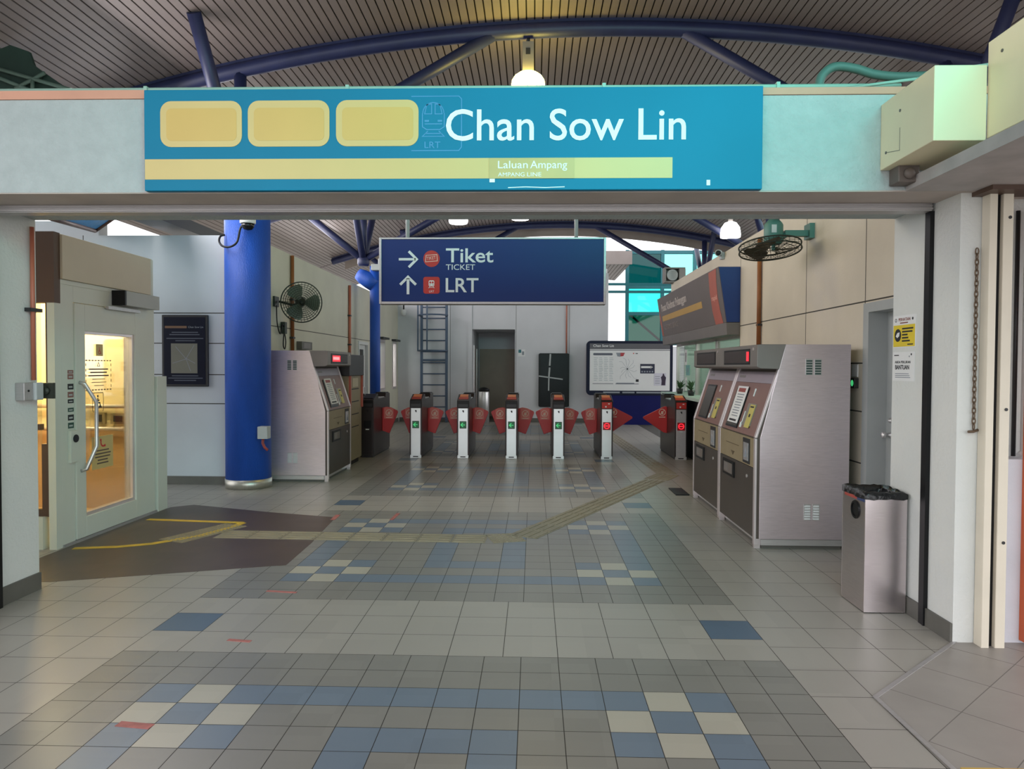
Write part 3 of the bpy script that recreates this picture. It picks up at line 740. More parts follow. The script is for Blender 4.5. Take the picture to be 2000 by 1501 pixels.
mb = MB(); mb.lathe([(.05, 4.685), (.18, 4.70), (.2, 4.76), (.15, 4.9), (.05, 4.95)], Matrix.Translation((-.3, 15.6, 0)), 32); mb.build('lamp_shade', E_lampw, l4)
mb = MB(); mb.lathe([(.05, 4.95), (.05, 5.1), (.02, 5.12), (.02, 5.66)], Matrix.Translation((-.3, 15.6, 0)), 16); mb.build('lamp_stem', M_head, l4)

# ================================================================ HANGING DIRECTION SIGN
DY = 8.0
ds = thing('direction_sign', 'hanging navy direction sign with arrows to tickets and trains', 'sign', (-.46, DY, 2.26))
mb = MB(); mb.box(-1.675, .757, DY, DY + .14, 2.285, 2.965, 0); mb.build('sign_board', M_signnavy, ds)
mb = MB(); mb.box(-1.7, -1.675, DY - .012, DY + .15, 2.258, 2.985); mb.box(.757, .782, DY - .012, DY + .15, 2.258, 2.985)
mb.box(-1.675, .757, DY - .012, DY + .15, 2.965, 2.985); mb.box(-1.675, .757, DY - .012, DY + .15, 2.258, 2.285); mb.build('sign_frame', M_alu, ds, .003)
F = FRONT(0, DY, 0)
mb = MB(); mb.fline(F, [(-1.485, 2.748), (-1.30, 2.748)], .026, 0, .003); mb.fline(F, [(-1.375, 2.835), (-1.288, 2.748), (-1.375, 2.661)], .028, 0, .003); mb.build('right_arrow', M_letter, ds)
mb = MB(); mb.fline(F, [(-1.383, 2.365), (-1.383, 2.54)], .03, 0, .003); mb.fline(F, [(-1.47, 2.47), (-1.383, 2.555), (-1.296, 2.47)], .028, 0, .003); mb.build('up_arrow', M_letter, ds)
mb = MB(); mb.fdisc(F, -1.124, 2.754, .09, 0, .003, 0, 36)
mb.fline(F, [(-1.19, 2.72), (-1.185, 2.79), (-1.065, 2.80), (-1.06, 2.73), (-1.19, 2.72)], .007, .003, .0045, 1); mb.ftext(Fr(F.P(-1.175, 2.738), (1, 0, .12), (-.12, 0, 1)), 'TIKET', 0, 0, .10, .035, .003, .0045, 1)
mb.build('ticket_icon', [M_redp, M_flapw], ds)
mb = MB(); mb.fround(F, -1.214, 2.372, -1.034, 2.556, .025, 0, .003, 0); train_icon(mb, Fr(F.P(0, 0, .003), F.x, F.y), -1.124, 2.475, .1, 1, 0); mb.ftext(F, 'LRT', -1.15, 2.386, .055, .022, .003, .0045, 1)
mb.build('train_icon', [M_redp, M_letter], ds)
mb = MB(); mb.ftext(F, 'Tiket', -.966, 2.712, .52, .155, 0, .003, 0, .012); mb.build('lettering', M_letter, ds)
mb = MB(); mb.ftext(F, 'TICKET', -.966, 2.632, .32, .06, 0, .003, 0, 0); mb.build('lettering', M_letter, ds)
mb = MB(); mb.ftext(F, 'LRT', -.968, 2.388, .36, .155, 0, .003, 0, .012); mb.build('lettering', M_letter, ds)
for x in (-1.4, .46):
    mb = MB(); mb.tube([(x, DY + .07, 2.985), (x, DY + .07, 3.33), (x, DY - .02, 3.36), (x, 5.02, 3.05)], .022, 10); mb.build('hanger_rod', M_greybox, ds)

# ================================================================ LEFT SIDE
# copper conduit and isolator on the entrance jamb
cp = thing('conduit_pipe', 'copper coloured conduit down the left entrance jamb', 'pipe', (-3.44, 4.93, 1.47))
mb = MB(); mb.tube([(-3.445, 4.93, 1.47), (-3.445, 4.93, 2.52)], .0145, 12); mb.build('pipe_run', M_copper, cp)
mb = MB(); mb.box(-3.469, -3.425, 4.88, 5.0, 1.94, 1.965); mb.build('saddle_clamp', M_dark, cp)
ib = thing('junction_box', 'grey isolator boxes at the foot of the copper conduit', 'electrical box', (-3.44, 4.9, 1.335))
mb = MB(); mb.box(-3.468, -3.405, 4.78, 4.87, 1.335, 1.455, 1); mb.build('back_plate', [M_greybox, M_alu], ib, .004)
mb = MB(); mb.box(-3.46, -3.385, 4.87, 4.945, 1.335, 1.455); mb.build('box_body', M_greybox, ib, .006)
mb = MB(); mb.box(-3.468, -3.36, 5.0, 5.03, 1.34, 1.45); mb.lathe([(.028, 0), (.028, .02), (0, .021)], XM((-3.405, 5.0, 1.395), (0, -1, 0)), 16); mb.box(-3.41, -3.40, 4.976, 4.985, 1.37, 1.42); mb.build('rotary_switch', M_fang, ib)
mb = MB(); mb.lathe([(.008, 0), (.008, .004)], XM((-3.405, 4.82, 1.40), (1, 0, 0)), 10); mb.build('screw_head', M_black, ib)

# glazed lift
LXX = -4.05
lf = thing('lift', 'small glazed lift with beige cladding and a warm lit cabin', 'lift', (-4.8, 6.9, 0))
mb = MB()
mb.box(-5.6, LXX, 6.06, 6.14, 2.1, 2.70, 1); mb.box(-5.6, LXX - .12, 6.06, 6.14, 0, .28, 0); mb.box(-4.115, LXX, 6.06, 6.14, 0, 2.1, 0); mb.box(-4.19, -4.115, 6.085, 6.13, .28, .9, 2); mb.box(-5.6, -4.19, 6.085, 6.13, .28, .34, 2)
mb.box(-4.135, -4.11, 6.07, 6.13, .28, 2.1, 2); mb.box(-5.6, -4.19, 6.07, 6.12, 1.02, 1.07, 2)
mb.box(-5.6, LXX - .04, 7.68, 7.74, 0, 2.70, 0); mb.box(-5.7, -5.6, 6.06, 7.74, 0, 2.7, 0); mb.box(-5.6, LXX - .02, 6.14, 7.68, 2.62, 2.70, 0); mb.box(-5.6, LXX - .02, 6.14, 7.68, -.0, .02, 0)
mb.build('shaft_shell', [M_lift, M_liftd, M_liftd], lf)
mb = MB(); mb.box(-5.5, -4.2, 6.095, 6.11, .34, 2.1); mb.build('side_pane', M_glclear, lf)
mb = MB(); mb.box(LXX - .1, LXX + .022, 6.141, 7.585, 2.311, 2.69); mb.build('top_panel', M_liftb, lf, .004)
mb = MB(); mb.box(LXX - .1, LXX, 6.14, 6.315, 0, 2.27); mb.box(LXX - .1, LXX, 7.36, 7.68, 0, 2.27); mb.box(LXX - .1, LXX, 6.315, 7.36, 2.125, 2.27); mb.box(LXX - .1, LXX - .002, 6.14, 7.68, 2.27, 2.31); mb.build('door_frame', M_lift, lf, .003)
mb = MB(); mb.box(LXX - .1, LXX + .02, 7.70, 7.9, 0, 1.455); mb.build('side_fin', M_lift, lf, .003)
mb = MB(); mb.box(LXX - .05, LXX + .012, 6.14, 7.7, 0.0, .022); mb.build('threshold', M_alu, lf)
# door leaf
mb = MB(); D0, D1 = LXX - .05, LXX + .012
mb.box(D0, D1, 6.32, 6.46, .025, 2.12); mb.box(D0, D1, 7.29, 7.355, .025, 2.12); mb.box(D0, D1, 6.46, 7.29, .025, .205); mb.box(D0, D1, 6.46, 7.29, 1.88, 2.12)
dr = mb.build('door', M_lift, lf, .003)
mb = MB(); mb.box(LXX - .06, LXX - .005, 6.46, 6.485, .205, 1.88); mb.box(LXX - .09, LXX - .005, 7.255, 7.29, .205, 1.88); mb.box(LXX - .06, LXX - .005, 6.485, 7.255, .205, .235); mb.box(LXX - .06, LXX - .005, 6.485, 7.255, 1.855, 1.88); mb.build('pane_bead', M_edge, dr)
mb = MB(); mb.box(LXX - .04, LXX - .032, 6.485, 7.255, .235, 1.855); mb.build('window_pane', M_glclear, dr)
mb = MB(); mb.tube([(LXX + .01, 6.375, 1.42), (LXX + .05, 6.385, 1.41), (LXX + .085, 6.5, 1.24), (LXX + .085, 6.5, .84), (LXX + .05, 6.4, .64), (LXX + .01, 6.385, .63)], .017, 12); mb.build('pull_handle', M_steel2, dr)
FD = Fr((LXX - .030, 0, 0), (0, 1, 0), (0, 0, 1))
def wheelchair(mb, F, u, v, h, m, w=.002):
    t = h * .09
    mb.fdisc(F, u - h * .02, v + h * .42, h * .08, 0, w, m, 14)
    mb.fring(F, u, v - h * .14, h * .27, t, 0, w, m, 20, PI * .62, PI * 2.05)
    mb.fline(F, [(u - h * .02, v + h * .3), (u, v - h * .02), (u + h * .2, v - h * .02), (u + h * .3, v - h * .32), (u + h * .38, v - h * .32)], t, 0, w, m)
    mb.fline(F, [(u - h * .01, v + h * .14), (u + h * .18, v + h * .14)], t * .8, 0, w, m)
mb = MB(); mb.frect(FD, 6.69, 1.66, 6.80, 1.77, 0, .001, 0); wheelchair(mb, Fr(FD.P(0, 0, .001), FD.x, FD.y), 6.745, 1.705, .07, 1, .001); mb.build('lift_sticker', [M_tanl, M_redp], dr)
mb = MB(); Fa = FD
for k in range(9):
    mb.frect(Fa, 6.53 + .047 * k, 1.612, 6.555 + .047 * k, 1.622, 0, .001); mb.frect(Fa, 6.53 + .047 * k, 1.338, 6.555 + .047 * k, 1.348, 0, .001)
for k in range(5):
    mb.frect(Fa, 6.53, 1.365 + .05 * k, 6.538, 1.39 + .05 * k, 0, .001); mb.frect(Fa, 6.925, 1.365 + .05 * k, 6.933, 1.39 + .05 * k, 0, .001)
for k, (a, b) in enumerate([(6.58, 6.88), (6.6, 6.86), (6.57, 6.89), (6.63, 6.83), (6.62, 6.85), (6.66, 6.81)]):
    mb.frect(Fa, a, 1.53 - .03 * k, b, 1.53 - .03 * k + (.012 if k < 3 else .006), 0, .001)
mb.fline(Fa, [(6.71, 1.565), (6.73, 1.60), (6.75, 1.565), (6.71, 1.565)], .005, 0, .001)
mb.build('safety_notice', M_liftd, dr)
mb = MB(); wheelchair(mb, FD, 6.715, 1.225, .14, 0, .001)
mb.fline(FD, [(6.64, 1.14), (6.63, 1.155), (6.63, 1.30), (6.64, 1.315), (6.79, 1.315), (6.80, 1.30), (6.80, 1.155), (6.79, 1.14)], .006, 0, .001); mb.build('wheelchair_mark', M_ink, dr)
mb = MB(); mb.frect(FD, 6.61, .60, 6.95, .905, 0, .0015, 0); mb.fring(FD, 6.79, .845, .045, .016, .0015, .0025, 1, 16, PI * .85, PI * 1.65)
mb.fdisc(FD, 6.75, .868, .013, .0015, .0025, 1, 10); mb.fdisc(FD, 6.815, .812, .013, .0015, .0025, 1, 10)
for k, (a, b) in enumerate([(6.68, 6.88), (6.65, 6.91), (6.66, 6.90), (6.7, 6.86), (6.69, 6.87)]): mb.frect(FD, a, .765 - .03 * k, b, .777 - .03 * k, .0015, .0025, 2)
mb.build('yellow_notice', [M_tanl, M_redp, M_liftd], dr)
# frame stickers, call button, closer
FF = Fr((LXX, 0, 0), (0, 1, 0), (0, 0, 1))
for k, (v, h_, m) in enumerate([(1.50, .03, 1), (1.45, .045, 1), (1.36, .05, 0), (1.29, .05, 1), (1.24, .035, 0), (1.165, .035, 2), (1.09, .05, 0), (1.02, .05, 2)]):
    mb = MB(); mb.frect(FF, 6.225, v, 6.305, v + h_, 0, .001, m); mb.frect(FF, 6.24, v + h_ * .3, 6.29, v + h_ * .6, .001, .0015, 3)
    mb.build('frame_sticker', [M_ink, mat('faded_red', (140, 96, 90), .6), mat('dark_green_print', (40, 76, 66), .6), M_greybox], lf)
mb = MB(); mb.box(LXX, LXX + .03, 6.22, 6.33, .72, 1.0); mb.lathe([(.035, 0), (.035, .012), (.02, .014), (0, .015)], XM((LXX + .03, 6.28, .93), (1, 0, 0)), 16, 1); mb.build('call_button_panel', [M_lift, M_ink], lf, .004)
mb = MB(); mb.box(LXX + .001, LXX + .13, 6.93, 7.55, 2.15, 2.29, 0); mb.box(LXX + .001, LXX + .132, 6.90, 6.93, 2.148, 2.292, 1); cl = mb.build('door_operator', [M_greybox, M_black], lf, .004)
mb = MB(); mb.box(LXX + .03, LXX + .06, 6.75, 7.3, 2.10, 2.13); mb.build('closer_arm', M_alu, cl)
# cabin
mb = MB()
mb.box(-5.59, -5.56, 6.16, 7.66, .87, 2.55, 0); mb.box(-5.56, -4.16, 7.63, 7.66, .87, 2.55, 0); mb.box(-5.59, -5.56, 6.16, 7.66, .03, .87, 1); mb.box(-5.56, -4.16, 7.63, 7.66, .03, .87, 1); mb.box(-5.56, -4.18, 6.16, 7.63, .02, .05, 1)
mb.build('cabin_lining', [M_lcream, M_lwood], lf)
mb = MB(); mb.box(-5.5, -4.5, 6.4, 7.5, 2.55, 2.58); mb.build('cabin_light', E_liftl, lf)
for z in (.90, 1.14):
    mb = MB(); mb.tube([(-5.4, 7.57, z), (-4.2, 7.57, z)], .024, 10); mb.build('handrail', M_edge, lf)
for a, b, z0, z1 in ((-4.64, -4.54, .95, 1.07), (-4.48, -4.32, .95, 1.06)):
    mb = MB(); mb.box(a, b, 7.59, 7.63, z0, z1, 0); mb.box(a + .04, b - .03, 7.575, 7.59, z0 + .025, z1 - .02, 1); mb.build('control_panel', [M_tan, M_ink], lf)
point('lift_cabin_light', (-4.7, 6.9, 2.3), 80, (1.0, .80, .48), .15)

# poster behind the lift
ps = thing('poster_frame', 'dark navy framed route poster with a small map beside the blue column', 'poster', (-4.58, 9.46, 1.3))
mb = MB(); mb.box(-4.885, -4.275, 9.455, 9.499, 1.295, 2.235); mb.build('frame', M_dark, ps, .008)
mb = MB(); F = FRONT(0, 9.455, 0); mb.frect(F, -4.855, 1.325, -4.305, 2.205, 0, .003); mb.build('poster_sheet', mat('poster_navy', (10, 15, 36), .5, spec=.2), ps)
mb = MB(); mb.frect(F, -4.76, 1.47, -4.41, 1.86, .003, .005, 0)
for pts in ([(-4.74, 1.6), (-4.55, 1.66), (-4.44, 1.6)], [(-4.7, 1.82), (-4.56, 1.66), (-4.5, 1.5)], [(-4.56, 1.66), (-4.45, 1.84)]): mb.fline(F, pts, .006, .005, .006, 1)
mb.build('map', [mat('poster_map_grey', (116, 116, 104), .6), M_greyink], ps)
mb = MB(); mb.frect(F, -4.84, 2.06, -4.55, 2.09, .003, .004, 1); mb.ftext(F, 'Chan Sow Lin', -4.53, 2.063, .2, .025, .003, .004, 0)
for v, a, b in ((2.0, -4.75, -4.4), (1.97, -4.78, -4.38), (1.92, -4.82, -4.33), (1.89, -4.7, -4.44), (1.43, -4.75, -4.4), (1.40, -4.8, -4.34), (1.37, -4.72, -4.43)): mb.frect(F, a, v, b, v + .012, .003, .004, 2)
mb.build('poster_print', [M_greyink, mat('faded_orange', (120, 90, 66), .6), mat('dim_print', (84, 90, 104), .6)], ps)

# things on the thick column
cc = thing('security_camera', 'white dome camera with a hanging cable loop on the thick blue column', 'camera', (-3.55, 9.0, 3.24))
mb = MB(); Mx = Matrix.Translation((-3.53, 8.94, 0)); mb.lathe([(.03, 3.42), (.095, 3.40), (.095, 3.33), (.085, 3.32)], Mx, 24); mb.box(-3.57, -3.49, 8.96, 9.09, 3.36, 3.42); mb.build('camera_housing', M_white, cc)
mb = MB(); mb.lathe([(.08, 3.32), (.075, 3.285), (.05, 3.25), (0, 3.238)], Mx, 24); mb.build('camera_dome', M_gldark, cc)
mb = MB(); mb.tube(spline([(-3.60, 9.04, 3.38), (-3.66, 9.03, 3.28), (-3.70, 9.03, 3.12), (-3.77, 9.0, 3.05), (-3.88, 9.02, 3.06), (-3.95, 9.08, 3.13), (-3.95, 9.12, 3.2), (-3.9, 9.14, 3.22)]), .013, 8); mb.build('cable', M_black, cc)
jb = thing('junction_box', 'pale junction box with red flexible tail on the thick blue column', 'electrical box', (-3.3, 9.05, .55))
mb = MB(); mb.box(-3.455, -3.33, 9.02, 9.15, .655, .81); mb.build('box_body', M_greybox, jb, .006)
mb = MB(); mb.tube([(-3.40, 9.07, .655), (-3.405, 9.07, .60), (-3.38, 9.07, .545), (-3.34, 9.07, .51)], .017, 10); mb.build('flexible_tail', mat('red_flexible', (150, 60, 56), .5), jb)

# pipes on the left wall
for y, z0, z1, lb in ((11.46, 1.75, HL - .02, 'rusty pipe down the left wall behind the wall fan'), (15.06, 1.2, 3.24, 'orange-brown pipe on the left wall near the slim column')):
    t = thing('conduit_pipe', lb, 'pipe', (LX + .03, y, z0)); mb = MB(); mb.tube([(LX + .032, y, z0), (LX + .032, y, z1)], .028, 12); mb.build('pipe_run', M_rust if y < 12 else M_copper, t)
    for z in (2.0, 2.6):
        mb = MB(); mb.box(LX, LX + .06, y - .05, y + .05, z, z + .03); mb.build('saddle_clamp', M_dark, t)
# left wall fan
fn = thing('wall_fan', 'round caged wall fan on the left wall above the ticket machine', 'fan', (-3.45, 10.75, 2.2))
ax = Vector((.42, -.90, -.12)).normalized(); cen = Vector((-3.43, 10.7, 2.51)); Mf = XM(cen, ax)
mb = MB()
for i in range(9):
    r = .05 + .03 * i; mb.tube([Mf @ Vector((r * math.cos(a), r * math.sin(a), .075 - .065 * (r / .29) ** 2)) for a in [2 * PI * k / 40 for k in range(40)]], .0036, 5, 0, True)
    mb.tube([Mf @ Vector((r * math.cos(a), r * math.sin(a), -.075 + .065 * (r / .29) ** 2)) for a in [2 * PI * k / 40 for k in range(40)]], .0025, 5, 0, True)
mb.tube([Mf @ Vector((.295 * math.cos(a), .295 * math.sin(a), 0)) for a in [2 * PI * k / 48 for k in range(48)]], .009, 8, 0, True)
for k in range(36):
    a = 2 * PI * k / 36
    for q in (1, -1): mb.tube([Mf @ Vector((r * math.cos(a), r * math.sin(a), q * (.075 - .065 * (r / .29) ** 2))) for r in (.04, .12, .2, .29)], .002, 4)
mb.build('guard', M_fang, fn)
def blades(mb, Mf, R, n, m=0):
    for k in range(n):
        a0 = 2 * PI * k / n; vs = []
        for r, wd in ((.05, .5), (R * .5, .62), (R * .85, .6), (R, .42)):
            for s_ in (-1, -.3, .3, 1): vs.append(Mf @ Vector((r * math.cos(a0 + s_ * wd), r * math.sin(a0 + s_ * wd), s_ * .03)))
        vs2 = [p + (Mf.to_3x3() @ Vector((0, 0, .004))) for p in vs]
        f = [(4 * i + j, 4 * i + j + 1, 4 * i + j + 5, 4 * i + j + 4) for i in range(3) for j in range(3)]
        f2 = [tuple(q + 16 for q in reversed(t)) for t in f]
        ring = [0, 1, 2, 3, 7, 11, 15, 14, 13, 12, 8, 4]
        f3 = [(ring[i], ring[i - 1], ring[i - 1] + 16, ring[i] + 16) for i in range(12)]
        mb.add(vs + vs2, f + f2 + f3, m)
mb = MB(); blades(mb, Mf, .26, 3); mb.build('fan_blades', mat('grey_green_blade', (96, 108, 92), .4), fn)
mb = MB(); mb.lathe([(.07, -.20), (.075, -.08), (.05, -.06), (.012, -.05), (.012, .02), (.03, .02), (.03, .05), (0, .055)], Mf, 20); mb.build('motor', M_fang, fn)
mb = MB(); mb.tube([tuple(Mf @ Vector((0, 0, -.15))), (-3.6, 10.85, 2.48), (-3.80, 10.8, 2.53)], .018, 8); mb.box(LX, LX + .03, 10.68, 10.86, 2.45, 2.6); mb.build('bracket', M_fang, fn)
mb = MB(); mb.tube(spline([(-3.82, 10.75, 2.47), (-3.80, 10.72, 2.2), (-3.80, 10.85, 2.05), (-3.8, 10.95, 2.2), (-3.8, 11.02, 2.12), (-3.8, 10.98, 1.9), (-3.8, 11.05, 1.83), (-3.81, 11.12, 1.95), (-3.82, 11.08, 2.1)]), .009, 6); mb.build('power_cord', M_black, fn)
mb = MB(); mb.box(LX, LX + .07, 11.0, 11.1, 2.06, 2.24); tag(mb.build('switch_box', M_fang, None, .006), 'dark switch box on the left wall below the fan', 'switch')
mb = MB(); mb.box(LX, LX + .09, 11.75, 12.3, 1.84, 1.97, 0); mb.frect(Fr((LX + .09, 0, 0), (0, 1, 0), (0, 0, 1)), 11.85, 1.86, 12.2, 1.95, 0, .003, 1)
tag(mb.build('meter_box', [M_skirt, M_head], None, .006), 'grey meter box on the left wall just above the ticket machine', 'box')

# beyond the lift: blue canopy, cable tray, timber rail
bc = thing('canopy_roof', 'blue sloping canopy sheet beyond the lift at the top left', 'roof')
A = Vector((-4.95, 7.0, 3.07)); B = Vector((-5.73, 9.4, 3.325)); Cc = Vector((-5.35, 9.4, 3.58)); Dd = A + Cc - B
mb = MB(); up = Vector((0, 0, .03)); mb.add([A, B, Cc, Dd, A + up, B + up, Cc + up, Dd + up], [(0, 1, 2, 3), (7, 6, 5, 4), (0, 4, 5, 1), (1, 5, 6, 2), (2, 6, 7, 3), (3, 7, 4, 0)]); mb.build('canopy_sheet', M_bluepvc, bc)
mb = MB(); mb.tube([A, B], .03, 8); mb.tube([B, Cc], .03, 8); mb.build('edge_rail', mat('brown_rail', (98, 66, 52), .5), bc)
ct = thing('cable_tray', 'long dark grey cable tray above the wall behind the lift', 'cable tray', (-4.4, 9, 3.4))
mb = MB(); mb.box(-4.92, -4.56, 6.2, 11.5, 3.35, 3.37); mb.box(-4.92, -4.90, 6.2, 11.5, 3.37, 3.5); mb.box(-4.58, -4.56, 6.2, 11.5, 3.37, 3.5); mb.build('tray', M_dark, ct)
for y in (9.7, 11.2):
    mb = MB(); mb.box(-4.75, -4.69, y, y + .06, 3.37, rz(-4.75) - .002); mb.build('tray_hanger', M_dark, ct)
mb = MB(); mb.box(-5.06, -4.98, 6.6, 9.2, 3.46, 3.5); tag(mb.build('tube_lamp', E_tube), 'bright tube lamp running beside the cable tray', 'lamp')
gt = thing('steel_lattice', 'dark green steel lattice under the roof edge at the top left', 'truss', (-6, 7.5, 4))
mb = MB(); mb.prism([(-6.9, 4.1), (-4.75, 4.2), (-4.77, 4.38), (-5.2, 4.68), (-5.25, 4.82), (-5.45, 4.89), (-6.2, 4.6), (-6.9, 4.25)], 'y', 7.5, 7.54); mb.build('lattice_backing', M_green, gt)
for p, q in (((-5.9, 7.45, 4.73 - .0), (-4.66, 7.45, 4.37)), ((-6.0, 7.45, 4.72), (-5.1, 7.45, 4.36)), ((-5.18, 7.45, 4.36), (-5.18, 7.45, 4.52)), ((-5.36, 7.45, 4.42), (-5.05, 7.45, 4.58))):
    mb = MB(); mb.tube([p, q], .02, 8); mb.build('lattice_bar', mat('grey_green_bar', (78, 98, 88), .6), gt)

# ================================================================ TICKET MACHINES
def ticket_machine(label, paper, lit):
    """front faces -Y, origin at the front foot; w across, d deep"""
    w, d, h = 1.26, .80, 1.78
    t = thing('ticket_machine', label, 'ticket machine', (0, 0, 0), 'stainless ticket machines')
    prof = [(.012, .085), (.012, .965), (.20, 1.555), (.20, h - .004), (d, h - .004), (d, .085)]
    mb = MB(); mb.prism(prof, 'x', -w / 2 + .012, w / 2 - .012); mb.build('cabinet', M_gdoor, t)
    for s in (-1, 1):
        mb = MB(); xa, xb = (w / 2 - .012, w / 2) if s > 0 else (-w / 2, -w / 2 + .012)
        mb.prism([(.035, .085), (.035, .965), (.245, h), (d, h), (d, .085)], 'x', xa, xb)
        sp = mb.build('side_panel', M_steel, t, .002)
        xo = xb if s > 0 else xa
        Fs = Fr((xo, 0, 0), (0, s, 0), (0, 0, 1))
        for z in (1.52, .26):
            for k in (0, 1):
                u0 = s * (.42 + .075 * k) if s > 0 else -(.42 + .075 * k) - .05
                mb = MB(); mb.frect(Fs, u0 - .006, z - .006, u0 + .056, z + .136, 0, .003, 0)
                for q in range(6): mb.frect(Fs, u0, z + .022 * q, u0 + .05, z + .014 + .022 * q, .003, .007 , 1 if z > 1 else 2)  # lower slats white: the light they catch is put into the colour
                mb.build('vent_louvre', [M_steel2, mat('green_dark_louvre', (62, 84, 80), .5), M_white], sp)
        # pale frame strip down the slope and down the front edge
        mb = MB(); a, b = (w / 2 - .062, w / 2 - .013) if s > 0 else (-w / 2 + .013, -w / 2 + .062)
        mb.prism([(-.005, .965), (.19, 1.575), (.245, 1.575), (.04, .965)], 'x', a, b)
        mb.prism([(-.005, .03), (-.005, .96), (.035, .96), (.035, .03)], 'x', a, b)
        mb.build('edge_strip', M_edge, t, .003)
    mb = MB(); mb.prism([(.0, 1.585), (0, h - .006), (.03, h), (.25, h), (.19, 1.565), (.03, 1.57)], 'x', -w / 2, w / 2); hd = mb.build('display_hood', M_head, t, .004)
    F = FRONT(0, 0, 0)
    mb = MB(); mb.frect(F, -.46, 1.605, .42, 1.745, 0, .004, 0); mb.frect(F, -.44, 1.62, .40, 1.73, .004, .006, 1)
    if lit:
        a, b = lit
        mb.frect(F, a, 1.635, b, 1.72, .006, .008, 2)
        if b - a > .2:
            for k in range(6): mb.frect(F, a + .03 + .055 * k, 1.66, a + .06 + .055 * k, 1.70, .008, .009, 3)
    mb.build('led_display', [M_black, mat('smoked_display', (58, 44, 42), .25), E_red, E_redl], hd)
    mb = MB(); mb.fdisc(F, .52, 1.74, .014, 0, .006); mb.build('hood_lock', M_edge, hd)
    # sloping control panel
    L = math.hypot(.188, .59)
    Fs = Fr((0, .012, .965), (1, 0, 0), (0, .188 / L, .59 / L))
    mb = MB(); mb.frect(Fs, -w / 2 + .065, 0, w / 2 - .065, .49, 0, .006); cp_ = mb.build('control_panel', M_brownp, t)
    mb = MB(); mb.frect(Fs, -w / 2 + .065, .492, w / 2 - .065, .60, 0, .008, 0); mb.frect(Fs, -.5, .535, -.3, .56, .008, .009, 1); mb.build('header_strip', [mat('lilac_grey_strip', (160, 148, 156), .4, .2), M_head], t)
    mb = MB(); mb.frect(Fs, -.42, .03, -.03, .43, .006, .016, 0); mb.frect(Fs, -.40, .05, -.05, .41, .016, .018, 1); mb.build('screen', [M_black, mat('dull_screen', (62, 54, 46), .25)], cp_)
    if paper:
        mb = MB(); mb.frect(Fs, -.38, .075, -.04, .445, .019, .021, 0); mb.frect(Fs, -.33, .385, -.1, .425, .021, .022, 1); mb.frect(Fs, -.33, .09, -.1, .11, .021, .022, 2)
        for k in range(9): mb.frect(Fs, -.32 + .01 * (k % 3), .355 - .027 * k, -.10 - .012 * (k % 2), .365 - .027 * k, .021, .022, 3)
        mb.build('paper_notice', [M_white, mat('dull_red_print', (150, 70, 66), .6), M_ink, M_greyink], cp_)
    mb = MB(); mb.frect(Fs, .10, .08, .34, .29, .006, .014, 0); mb.frect(Fs, .19, .06, .33, .28, .014, .018, 1); mb.frect(Fs, .24, .16, .28, .19, .018, .020, 2); mb.frect(Fs, .21, .25, .31, .265, .018, .020, 2)
    mb.build('coin_slot_plate', [mat('slot_grey', (140, 134, 126), .4, .4), mat('dull_yellow_label', (196, 182, 96), .55), M_ink], cp_)
    mb = MB(); mb.fdisc(Fs, .16, .42, .016, .006, .012); mb.frect(Fs, .15, .36, .17, .42, .006, .012); mb.build('instruction_mark', M_letter, cp_)
    mb = MB(); mb.frect(Fs, .035, .05, .075, .10, .006, .014); mb.frect(Fs, .06, .09, .075, .21, .006, .012); mb.build('instruction_mark', M_letter, cp_)
    # tan card panel, lower door
    mb = MB(); mb.frect(F, -w / 2 + .063, .70, w / 2 - .063, .955, -.012, .002); tp = mb.build('card_panel', M_tan, t)
    mb = MB(); mb.frect(F, -.34, .84, .10, .846, .002, .004); mb.fpoly(F, [(-.16, .775), (-.04, .775), (-.10, .735)], .002, .004); mb.build('panel_arrow', mat('dark_tan_print', (92, 78, 56), .6), tp)
    mb = MB(); mb.frect(F, .26, .715, .46, .94, .002, .010, 0); mb.frect(F, .29, .74, .43, .90, .010, .014, 1); mb.fpoly(F, [(.32, .77), (.40, .77), (.36, .85)], .014, .016, 2); mb.build('card_reader', [M_dark, M_steel2, M_greyink], tp)
    mb = MB(); mb.frect(F, -w / 2 + .063, .09, w / 2 - .063, .695, -.012, .003); ld = mb.build('lower_door', M_gdoor, t)
    mb = MB(); mb.frect(F, -.42, .52, -.02, .67, .003, .016, 0); mb.frect(F, -.37, .545, -.07, .645, .016, .018, 1); mb.frect(F, -.36, .56, -.22, .64, .018, .02, 2); mb.build('ticket_tray', [M_black, mat('tray_grey', (112, 104, 98), .5), M_head], ld)
    mb = MB(); mb.fdisc(F, .38, .60, .016, .003, .010); mb.build('door_lock', M_edge, ld)
    mb = MB(); mb.box(-w / 2 + .03, w / 2 - .03, .06, d - .05, 0, .03, 0); mb.box(-w / 2 + .004, w / 2 - .004, .052, d - .002, .03, .082, 2)
    mb.box(w / 2 - .06, w / 2 - .02, .0, .05, 0, .085, 1); mb.box(-w / 2 + .02, -w / 2 + .06, .0, .05, 0, .085, 1); mb.build('plinth', [M_skirt, M_edge, M_steel2], t)
    return t
def place(t, loc, rz_):
    t.location = loc; t.rotation_euler = (0, 0, rz_); return t
place(ticket_machine('stainless ticket machine at right nearest the bin, with a white paper on it', True, (.33, .40)), (1.935, 7.01, 0), -PI / 2)
place(ticket_machine('second stainless ticket machine at right with a bare dark screen', False, None), (1.945, 8.285, 0), -PI / 2)
place(ticket_machine('stainless ticket machine by the blue column with a lit red display', True, (-.40, .0)), (-2.785, 10.42, 0), PI / 2)

